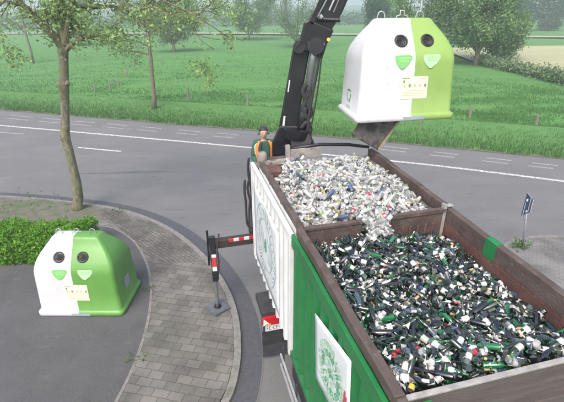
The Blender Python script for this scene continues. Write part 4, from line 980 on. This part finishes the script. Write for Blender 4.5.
# ------------------------------------------------------------------ glass in the container
random.seed(61)
BOT = {}   # profile: list of (r, z, part) for bottle along +Z, centred
def prof_bottle(kind):
    if kind == 'wine': L, b = .31, [(.034,0),(.037,.01),(.037,.19),(.030,.215),(.016,.24),(.014,.275),(.016,.285),(.0155,.30),(.012,.302)]
    elif kind == 'beer': L, b = .23, [(.028,0),(.031,.01),(.031,.13),(.024,.16),(.014,.19),(.014,.225),(.012,.228)]
    elif kind == 'burg': L, b = .30, [(.038,0),(.041,.01),(.041,.15),(.033,.20),(.018,.24),(.0145,.28),(.0165,.285),(.0155,.298),(.012,.30)]
    elif kind == 'jar': L, b = .12, [(.034,0),(.038,.008),(.038,.09),(.031,.105),(.031,.118),(.028,.12)]
    elif kind == 'smalljar': L, b = .085, [(.030,0),(.033,.006),(.033,.06),(.029,.07),(.029,.084),(.026,.085)]
    return L, b
def bottle_parts(kind, gm, lm=None, cm=None, n=10):
    L, b = prof_bottle(kind); T = Matrix.Translation(Vector((0,0,-L/2)))
    g = MB(); g.lathe(b, gm, n, T); lab = cap = None
    R = b[2][0]; bodyh = b[2][1]
    if lm: 
        lab = MB(); lab.lathe([(R+.0006, bodyh*.28), (R+.0012, bodyh*.30), (R+.0012, bodyh*.70), (R+.0006, bodyh*.72)], lm, n, T)
    if cm:
        cap = MB()
        if 'jar' in kind: cap.lathe([(b[-2][0]+.003, L-.016), (b[-2][0]+.004, L+.001), (b[-2][0]-.004, L+.003)], cm, n, T)
        else: cap.lathe([(.0175, L-.062 if kind != 'beer' else L-.014), (.018, L+.001), (.012, L+.003)], cm, 8, T)
    return g, lab, cap
DARK = [('wine', g_dark, l_white, None, 4, 'dark green wine bottle with a white paper label'), ('wine', g_dark, l_cream, l_gold, 2, 'dark green wine bottle with a cream label and gold cap'), ('burg', g_dark, l_white, l_black, 3, 'wide dark green bottle with a white label and black neck'), ('wine', g_black, l_white, l_red, .5, 'near black wine bottle with a white label and red neck'),
        ('burg', g_olive, l_cream, None, 1.5, 'olive wine bottle with a cream label'), ('wine', g_dark, None, None, 14, 'plain dark green wine bottle without a label'), ('burg', g_black, None, l_black, 9, 'plain near black bottle with a black neck'), ('beer', g_brown, l_yellow, l_gold, 1, 'brown beer bottle with a yellow label'),
        ('beer', g_brown, l_red, None, .5, 'brown beer bottle with a red label'), ('wine', g_green, None, None, 2, 'bright green bottle without a label'), ('beer', g_green, l_white, None, 2, 'bright green beer bottle with a white label'), ('wine', g_blue, None, l_silver, 5, 'smoky blue bottle with a silver neck'), ('wine', g_clear, l_white, l_silver, 2, 'clear bottle with a white label among the dark ones'), ('jar', g_clear2, l_white, l_silver, 2, 'clear jar with a white label among the dark bottles'), ('burg', g_dark, l_blue, None, .5, 'dark green bottle with a blue label')]
CLEAR = [('jar', g_clear, l_white, None, 2, 'clear jar with a white paper label'), ('jar', g_clear, None, l_silver, 6, 'clear jar with a silver lid'), ('jar', g_clear2, None, None, 7, 'plain cloudy jar without lid or label'), ('smalljar', g_clear, None, l_white, 2, 'small clear jar with a white lid'), ('smalljar', g_clear, None, l_yellow, 1, 'small clear jar with a yellow lid'), ('jar', g_clear, l_yellow, l_gold, .8, 'clear jar with a yellow label'), ('jar', g_clear2, l_red, l_red, .6, 'clear jar with a red label and lid'),
         ('wine', g_clear, l_white, None, 2.5, 'clear wine bottle with a white label'), ('wine', g_clear2, None, None, 5, 'plain clear bottle'), ('jar', g_clear, l_limegreen, None, .5, 'clear jar with a lime green label'), ('beer', g_dark, l_white, None, .7, 'dark bottle among the clear glass'), ('burg', g_clear2, l_cream, l_silver, 1, 'wide clear bottle with a cream label'), ('jar', g_clear, l_cream, l_black, 1, 'clear jar with a cream label and black lid'), ('wine', g_blue, l_blue, None, .5, 'smoky bottle with a blue label')]
def fb2(x, y, seed): return noise.noise(Vector((x*1.6, y*1.6, seed)))
def surf_rear(x, y):   # container-local heap height
    z = -.24-.04*(x/2.5) + .10*fb2(x, y, 3) + .05*noise.noise(Vector((x*4, y*4, 1)))
    z += .05*math.exp(-((x-1.2)/.4)**2-((y-2.6)/.5)**2)        # clear glass spilling over the partition
    z -= .22*math.exp(-((y-2.85)/.25)**2)*(1 if x > 1.5 else .3)
    z -= .12*math.exp(-((x-2.35)/.25)**2); z += .22*math.exp(-((y-.1)/.5)**2)*(1-.35*x/2.5)
    return min(z, -.08) if y < .3 or x < .3 else z
def surf_front(x, y):
    t = (y-2.9)/2.7
    z = -.11+.10*fb2(x, y, 8)+.05*noise.noise(Vector((x*4, y*4, 6)))+.20*math.sin(PI*min(1,max(0,t)))*math.sin(PI*min(1, x/2.5)) 
    if x < .35: z = min(z, -.10)
    z -= .16*math.exp(-((x-.2)/.25)**2); z -= .10*math.exp(-((x-2.35)/.2)**2)
    z -= .22*math.exp(-((y-2.95)/.18)**2)*(0 if 1.0 < x < 1.5 else 1)
    return z
def rot_rand(flatness=.35):
    a = U(0, 2*PI); e = random.gauss(0, flatness)
    d = Vector((math.cos(a)*math.cos(e), math.sin(a)*math.cos(e), math.sin(e)))
    q = d.to_track_quat('Z', 'Y').to_matrix().to_4x4(); return q @ Matrix.Rotation(U(0, 6.28), 4, 'Z')
def pick(tbl):
    w = [t[4] for t in tbl]; return random.choices(range(len(tbl)), w)[0]
def spots(n, surf, x0, x1, y0, y1, tbl, layers):
    out = []
    for li, (frac, dz) in enumerate(layers):
        m = int(n*frac)
        for i in range(m):
            x, y = U(x0, x1), U(y0, y1); k = pick(tbl); L = prof_bottle(tbl[k][0])[0]
            R = rot_rand(.38); ax = R @ Vector((0,0,L/2))
            x = min(max(x, .16+abs(ax.x)), 2.36-abs(ax.x)); 
            lo, hi = (.05, 2.80) if y1 < 2.9 else (2.92, Lc-.14)
            if lo+abs(ax.y) < hi-abs(ax.y): y = min(max(y, lo+abs(ax.y)), hi-abs(ax.y))
            z = surf(x, y)+dz+U(-.05,.03)
            out.append((li, k, CM @ Matrix.Translation(Vector((x, y, z))) @ R @ Matrix.Scale(U(.76,.95), 4)))
    return out
def heap_surface(name, surf, y0, y1, m, dz):
    mb = MB(); n = 30; vs = [(.09+(2.38-.09)*i/n, y0+(y1-y0)*j/n, surf(.09+2.29*i/n, y0+(y1-y0)*j/n)+dz) for j in range(n+1) for i in range(n+1)]
    mb.add(vs, [(j*(n+1)+i, j*(n+1)+i+1, (j+1)*(n+1)+i+1, (j+1)*(n+1)+i) for j in range(n) for i in range(n)], m); mb.v = [CM @ p for p in mb.v]; return mb
def stuff_mesh(name, items, tbl, base, label):
    cache = {}
    V = [np.array([tuple(p) for p in base.v])]; faces = list(base.f); mi = list(base.m); mats = list(base.mats); off = len(base.v)
    for li, k, Mx in items:
        if k not in cache:
            parts = [p for p in bottle_parts(*tbl[k][:4], n=8) if p]; vv = []; ff = []; mm = []
            for p in parts:
                o = len(vv); vv += [tuple(q) for q in p.v]; ff += [tuple(o+i for i in f) for f in p.f]
                for j in p.m:
                    if p.mats[j] not in mats: mats.append(p.mats[j])
                    mm.append(mats.index(p.mats[j]))
            cache[k] = (np.array(vv), ff, mm)
        vv, ff, mm = cache[k]; A_ = np.array(Mx); V.append(vv @ A_[:3,:3].T + A_[:3,3]); faces += [tuple(off+i for i in f) for f in ff]; mi += mm; off += len(vv)
    V = np.concatenate(V); me = bpy.data.meshes.new(name); me.from_pydata(V.tolist(), [], faces)
    for m in mats: me.materials.append(m)
    me.polygons.foreach_set('material_index', mi); me.polygons.foreach_set('use_smooth', [True]*len(faces)); me.update()
    try: me.set_sharp_from_angle(angle=math.radians(40))
    except Exception: pass
    o = bpy.data.objects.new(name, me); col.objects.link(o); return tag(o, label, 'glass', kind='stuff')
proto = {}
def copy_tree(o, parent=None):
    c = o.copy(); col.objects.link(c)
    if parent: c.parent = parent
    for ch in [x for x in o.children]: copy_tree(ch, c)
    return c
def place(key, t, name, Mx, where, group):
    if key not in proto:
        g, lab, cap = bottle_parts(*t[:4], n=12); o = g.build(name, smooth=True)
        for part, nm in ((lab, 'paper_label'), (cap, 'cap' if 'jar' not in t[0] else 'lid')):
            if part: part.build(nm, o, smooth=True)
        for q in [o]+list(o.children):
            try: q.data.set_sharp_from_angle(angle=math.radians(40))
            except Exception: pass
        proto[key] = o; first = True
    else: o = copy_tree(proto[key])
    o.matrix_world = Mx; tag(o, t[5]+' '+where, 'bottle' if 'jar' not in t[0] else 'jar', group+' ('+t[5]+')'); return o
def add_shards(base, n, surf, y0, y1, mats_):
    for i in range(n):
        x, y = U(.16, 2.34), U(y0, y1); c = Vector((x, y, surf(x, y)+U(-.06, .055))); s = U(.012, .04)
        a = Vector((U(-1,1), U(-1,1), U(-.3,1))).normalized(); b = a.orthogonal().normalized(); w = a.cross(b); q = [c+b*s*U(.6,1.4), c+w*s*U(.5,1.5), c-b*s*U(.4,1.2)-w*s*U(0,1)]
        base.add([cw(*p) for p in q]+[cw(*(p+a*.004)) for p in q], [(0,2,1),(3,4,5),(0,1,4,3),(1,2,5,4),(2,0,3,5)], random.choice(mats_))
    return base
def fill(n, surf, y0, y1, tbl, layers, nind, where, group, key, label, base):
    items = spots(n, surf, .14, 2.36, y0, y1, tbl, layers)
    top = [i for i in items if i[0] == len(layers)-1]; rest = [i for i in items if i[0] != len(layers)-1]
    top.sort(key=lambda i: (i[2].translation-CAM).length)
    ind = top[:nind]; rest += top[nind:]
    stuff_mesh(label[0], rest, tbl, base, label[1])
    for li, k, Mx in ind:
        t = tbl[k]; place((key, k), t, 'glass_jar' if 'jar' in t[0] else 'glass_bottle', Mx, where, group)
dark_bed = mat('dark_glass_bed', (.01,.014,.012), (.03,.035,.03), 30, .3)
pale_bed = mat('pale_glass_bed', (.10,.11,.105), (.22,.24,.23), 30, .3)
fill(2500, surf_rear, .06, 2.78, DARK, ((.30,-.13),(.34,-.06),(.36,.0)), 290, 'lying in the rear half', 'bottles in the rear half of the container', 'd', ('dark_glass_heap', 'deeper heap of dark wine bottles in the rear half of the container'), add_shards(heap_surface('x', surf_rear, .02, 2.83, dark_bed, -.13), 2600, surf_rear, .08, 2.76, [g_dark, g_dark, g_green, g_clear2, g_blue, g_dark, g_olive, g_black, g_black, l_white]))
fill(3100, surf_front, 2.92, Lc-.16, CLEAR, ((.30,-.12),(.36,-.05),(.34,.0)), 290, 'lying in the front half', 'clear glass in the front half of the container', 'c', ('clear_glass_heap', 'heap of clear glass in the front half of the container'), add_shards(heap_surface('x', surf_front, 2.90, Lc-.1, pale_bed, -.12), 2200, surf_front, 2.94, Lc-.18, [g_clear, g_clear2, g_clear2, g_clear2, l_white, g_blue, g_dark, l_yellow, l_silver, g_clear2, g_clear]))
# a spill of clear glass over the worn middle of the partition
items = []
for i in range(45):
    k = pick(CLEAR); x = random.gauss(1.25,.13); y = U(2.55,3.0); x = min(1.45, max(1.05, x)); items.append((0, k, CM @ Matrix.Translation(Vector((x, y, -.26+.40*(y-2.55)+U(-.05,.06)))) @ rot_rand(.4)))
e_ = MB(); e_.add([cw(1.2,2.7,-.6), cw(1.25,2.7,-.6), cw(1.2,2.75,-.6)], [(0,1,2)], pale_bed)
stuff_mesh('spilled_clear_glass', items, CLEAR, e_, 'clear glass spilling over the worn middle of the partition')
del e_

# ------------------------------------------------------------------ street sign
random.seed(71)
sb = gp(523.5, 250, Zp); Ys = sb.y
sg = empty('street_sign', sb, label='thin grey post with small blue signs on the pavement right of the container', cat='sign')
H_ = (at(529, 199, Ys)-sb).z
lean = at(527.5, 199, Ys)-sb
mb = MB(); mb.tube([(0,0,-.05), Vector((lean.x, 0, H_))], .028, galv, 10); mb.build('post', sg, smooth=True)
K = Matrix.Translation(Vector((lean.x*.85, -.05, H_-.02))) @ Matrix.Rotation(math.radians(34), 4, 'Z')
mb = MB(); mb.box((-.26,-.012,-.40),(.20,.012,.0), blue_m, K); s1 = mb.build('sign_plate', sg, bevel=.005)
mb = MB(); mb.box((-.10,-.016,-.34),(.0,-.0125,-.28), plate_m, K); mb.box((-.24,-.016,-.39),(-.225,-.0125,-.01), plate_m, K); mb.box((.17,-.016,-.39),(.185,-.0125,-.01), plate_m, K); mb.build('sign_border', s1)
K = Matrix.Translation(Vector((lean.x+.07, .07, H_+.02))) @ Matrix.Rotation(math.radians(78), 4, 'Z')
mb = MB(); mb.box((-.16,-.012,-.36),(.16,.012,.06), blue_m, K); mb.box((-.17,-.0115,-.37),(.17,.0115,.07), galv, K); mb.build('sign_plate', sg)

# ------------------------------------------------------------------ crane operator
def limb_mesh(name, verts, edges, radii, m, parent, sub=2, root_i=0):
    me = bpy.data.meshes.new(name); me.from_pydata([tuple(v) for v in verts], edges, []); me.materials.append(m)
    o = bpy.data.objects.new(name, me); col.objects.link(o); o.parent = parent
    sk = o.modifiers.new('skin', 'SKIN'); sk.use_smooth_shade = True
    me.skin_vertices.new() if not me.skin_vertices else None
    sv = me.skin_vertices[0].data
    for i, r in enumerate(radii):
        sv[i].radius = r if hasattr(r, '__len__') else (r, r); sv[i].use_root = (i == root_i)
    s = o.modifiers.new('sub', 'SUBSURF'); s.levels = sub; s.render_levels = sub
    return o
hd = at(263.5, 133, 8.95); FZ = hd.z-1.64
person = empty('person', (hd.x, hd.y, FZ), (0,0,math.radians(8)), label='crane operator in a green shirt and orange striped vest standing behind the container front', cat='person')
J = dict(pel=(0,0,.95), sp=(0,.01,1.12), ch=(0,.0,1.30), nb=(0,.0,1.45), nk=(0,0,1.52), hd0=(0,-.035,1.588), hd1=(0,-.02,1.66), hd2=(0,-.015,1.73),
  shL=(-.185,0,1.425), elL=(-.25,-.03,1.12), wrL=(-.19,-.26,1.05), haL=(-.17,-.34,1.06), shR=(.185,0,1.425), elR=(.25,-.03,1.12), wrR=(.20,-.26,1.06), haR=(.18,-.34,1.07),
  hpL=(-.10,0,.90), knL=(-.12,-.02,.50), anL=(-.13,.02,.09), toL=(-.15,-.14,.04), hpR=(.10,0,.90), knR=(.12,-.02,.50), anR=(.13,.02,.09), toR=(.15,-.14,.04))
names = list(J); idx = {k: i for i, k in enumerate(names)}
E = [('pel','sp'),('sp','ch'),('ch','nb'),('nb','nk'),('nk','hd0'),('hd0','hd1'),('hd1','hd2'),('ch','shL'),('shL','elL'),('elL','wrL'),('wrL','haL'),('ch','shR'),('shR','elR'),('elR','wrR'),('wrR','haR'),('pel','hpL'),('hpL','knL'),('knL','anL'),('anL','toL'),('pel','hpR'),('hpR','knR'),('knR','anR'),('anR','toR')]
Rd = dict(pel=(.15,.11), sp=(.14,.10), ch=(.165,.115), nb=(.085,.075), nk=(.05,.052), hd0=(.070,.078), hd1=(.092,.108), hd2=(.072,.085), shL=.065, elL=.045, wrL=.03, haL=(.038,.02), shR=.065, elR=.045, wrR=.03, haR=(.038,.02), hpL=.09, knL=.058, anL=.04, toL=(.04,.03), hpR=.09, knR=.058, anR=.04, toR=(.04,.03))
V = [J[k] for k in names]; EE = [(idx[a], idx[b]) for a, b in E]; RR = [Rd[k] for k in names]
# fingers and thumbs (five each)
for s, w in ((-1,'haL'), (1,'haR')):
    h = Vector(J[w])
    for fi, (dx, L) in enumerate(((-.030,.062),(-.010,.072),(.010,.068),(.029,.055))):
        i0 = len(V); V += [h+Vector((dx*s,-.02,0)), h+Vector((dx*s*1.15,-.02-L*.5,.005)), h+Vector((dx*s*1.2,-.02-L*.85,-.018))]
        EE += [(idx[w], i0), (i0,i0+1), (i0+1,i0+2)]; RR += [.010,.0095,.008]
    i0 = len(V); V += [h+Vector((-.045*s,.02,0)), h+Vector((-.062*s,-.015,-.012))]; EE += [(idx[w], i0),(i0,i0+1)]; RR += [.012,.010]
body = limb_mesh('body', V, EE, RR, skin_m, person)
def sub_skin(name, keys, grow_, m, shift=None):
    ks = [k for k in keys]; vv = [Vector(J[k]) if k in J else Vector(k) for k in ks]; ee = [(ks.index(a), ks.index(b)) for a, b in E if a in ks and b in ks]
    rr = []
    for k in ks: 
        r = Rd[k]; r = r if hasattr(r, '__len__') else (r, r); rr.append((r[0]+grow_, r[1]+grow_))
    return limb_mesh(name, vv, ee, rr, m, person, root_i=0)
J['frL'] = (-.215,-.15,1.085); 
sub_skin('shirt', ['ch','sp','pel','nb','shL','elL','shR','elR'], .024, shirt_m)
sub_skin('trousers', ['pel','hpL','knL','anL','hpR','knR','anR'], .02, navy_m)
# sleeves over the forearms
for a, b in (('elL','wrL'),('elR','wrR')):
    mb = MB(); pa, pb = Vector(J[a]), Vector(J[b]); mb.tube([pa, pa.lerp(pb,.5), pa.lerp(pb,.92)], [.058,.052,.042], shirt_m, 12); mb.build('sleeve', person, smooth=True)
# vest: two navy fronts with orange bands and reflective strips, and the back
def shell_patch(name, a0, a1, z0, z1, m, off, n=10, parent=person):
    mb = MB(); vs = []; rows = 8
    for j in range(rows+1):
        z = z0+(z1-z0)*j/rows; t = (z-.95)/.5; rx = .158+.03*math.sin(min(1,max(0,t))*PI*.6)+off+.012; ry = .118+.02*t+off+.012
        if z > 1.36: f = 1-((z-1.36)/.14)**1.6*.45; rx *= f; ry *= f
        for i in range(n+1):
            a = math.radians(a0+(a1-a0)*i/n); vs.append((rx*math.cos(a), ry*math.sin(a), z))
    fs = [(j*(n+1)+i, j*(n+1)+i+1, (j+1)*(n+1)+i+1, (j+1)*(n+1)+i) for j in range(rows) for i in range(n)]
    mb.add(vs, fs, m); o = mb.build(name, parent, smooth=True); s = o.modifiers.new('s', 'SOLIDIFY'); s.thickness = .008; s.offset = 1; return o
vest = shell_patch('vest', -60, 240-10, .92, 1.47, navy_m, .018, 26)
vest2 = shell_patch('vest', 230, 250, .92, 1.46, navy_m, .018, 6)
for a0, a1 in ((-56,-28),(206,234)): shell_patch('orange_band', a0, a1, .94, 1.485, orange_m, .028, 6, vest)
for a0, a1 in ((-34,-24),(204,212)): shell_patch('reflective_strip', a0, a1, 1.18, 1.475, refl_m, .036, 3, vest)
# head details
hb_ = MB()
def ell(mb, c, r, m, n=14, k=10, zcut=-9):
    prof = [(max(.001, math.sin(PI*i/k)), -math.cos(PI*i/k)) for i in range(k+1)]
    mb.lathe(prof, m, n, Matrix.Translation(Vector(c)) @ Matrix.Diagonal((*r, 1)))
hb_ = MB(); ell(hb_, (0,.005,1.70), (.088,.100,.085), hair_m); hb_.build('hair', person, smooth=True)
for x in (-.030,.030):
    mb = MB(); ell(mb, (x,-.106,1.655), (.012,.009,.005), white_lens, 8, 6); ell(mb, (x,-.113,1.656), (.006,.004,.005), ink_m, 8, 6); mb.bar((x-.018,-.108,1.675),(x+.018,-.110,1.677), .006, .006, hair_m); mb.build('eye', person, smooth=True)
mb = MB(); mb.add([(-.012,-.115,1.655),(.012,-.115,1.655),(.016,-.118,1.615),(-.016,-.118,1.615),(0,-.145,1.622),(0,-.118,1.665)], [(0,4,5),(1,5,4),(0,3,4),(1,4,2),(2,4,3)], skin_m); mb.build('nose', person, smooth=True)
mb = MB(); ell(mb, (0,-.105,1.585), (.022,.010,.005), poster_lip, 10, 6); mb.build('mouth', person, smooth=True)
for x in (-.085,.085):
    mb = MB(); ell(mb, (x,-.01,1.645), (.012,.02,.032), skin_m, 8, 6); mb.build('ear', person, smooth=True)
mb = MB(); mb.tube([(-.100,-.005,1.65), (-.102,0,1.72), (-.06,0,1.795), (0,0,1.808), (.06,0,1.795), (.102,0,1.72), (.100,-.005,1.65)], .010, ink_m, 8)
for x in (-.102,.102): ell(mb, (x,-.005,1.65), (.026,.038,.045), ear_m, 10, 8)
mb.build('ear_defenders', person, smooth=True)
# control console in front of the operator
cp = Vector((hd.x, hd.y, FZ))
mb = MB(); Kc = TMI @ Matrix.Translation(cp) @ Matrix.Rotation(math.radians(8), 4, 'Z'); mb.box((-.30,-.46,.30),(.30,-.40,1.0), chassis_m, Kc)
for x in (-.17,.18): mb.box((x-.012,-.44,1.0),(x+.012,-.42,1.07), black_m, Kc)
mb.build('control_console', truck)

# ------------------------------------------------------------------ haze
hz = bpy.data.materials.new('haze'); hz.use_nodes = True; nt = hz.node_tree; nt.nodes.remove(nt.nodes['Principled BSDF'])
pv = nt.nodes.new('ShaderNodeVolumePrincipled'); pv.inputs['Color'].default_value = (.90, .95, 1, 1); pv.inputs['Density'].default_value = .0021; pv.inputs['Anisotropy'].default_value = .3
nt.links.new(pv.outputs[0], nt.nodes['Material Output'].inputs['Volume'])
mb = MB(); mb.box((-2600,-400,-3.2),(2600,2700,45), hz); tag(mb.build('haze'), 'thin pale haze in the air over the meadow', 'haze', kind='stuff')

# ------------------------------------------------------------------ light
w = bpy.data.worlds.new('World'); sc.world = w; w.use_nodes = True; nt = w.node_tree
sky = nt.nodes.new('ShaderNodeTexSky'); sky.sky_type = 'NISHITA'; sky.sun_disc = False
SE, SR = math.radians(52), math.radians(200)
sky.sun_elevation = SE; sky.sun_rotation = SR; sky.air_density = 1.0; sky.dust_density = 5.0; sky.ozone_density = 1.0
bg = nt.nodes['Background']; bg.inputs['Strength'].default_value = .15; nt.links.new(sky.outputs[0], bg.inputs['Color'])
sl = bpy.data.lights.new('sun', 'SUN'); sl.energy = 1.15; sl.angle = math.radians(24); sl.color = (1, .96, .90)
so = bpy.data.objects.new('sun', sl); col.objects.link(so)
dirv = Vector((math.sin(SR)*math.cos(SE), math.cos(SR)*math.cos(SE), math.sin(SE)))
so.rotation_euler = dirv.to_track_quat('Z', 'Y').to_euler(); so.location = (0, 0, 60)
sc.view_settings.view_transform = 'Standard'; sc.view_settings.look = 'None'; sc.view_settings.exposure = .95; sc.view_settings.gamma = 1; sc.view_settings.use_curve_mapping = False
sc.cycles.max_bounces = 6; sc.cycles.diffuse_bounces = 3; sc.cycles.glossy_bounces = 3; sc.cycles.transmission_bounces = 4; sc.cycles.volume_bounces = 1; sc.cycles.use_denoising = True
sc.cycles.transparent_max_bounces = 4
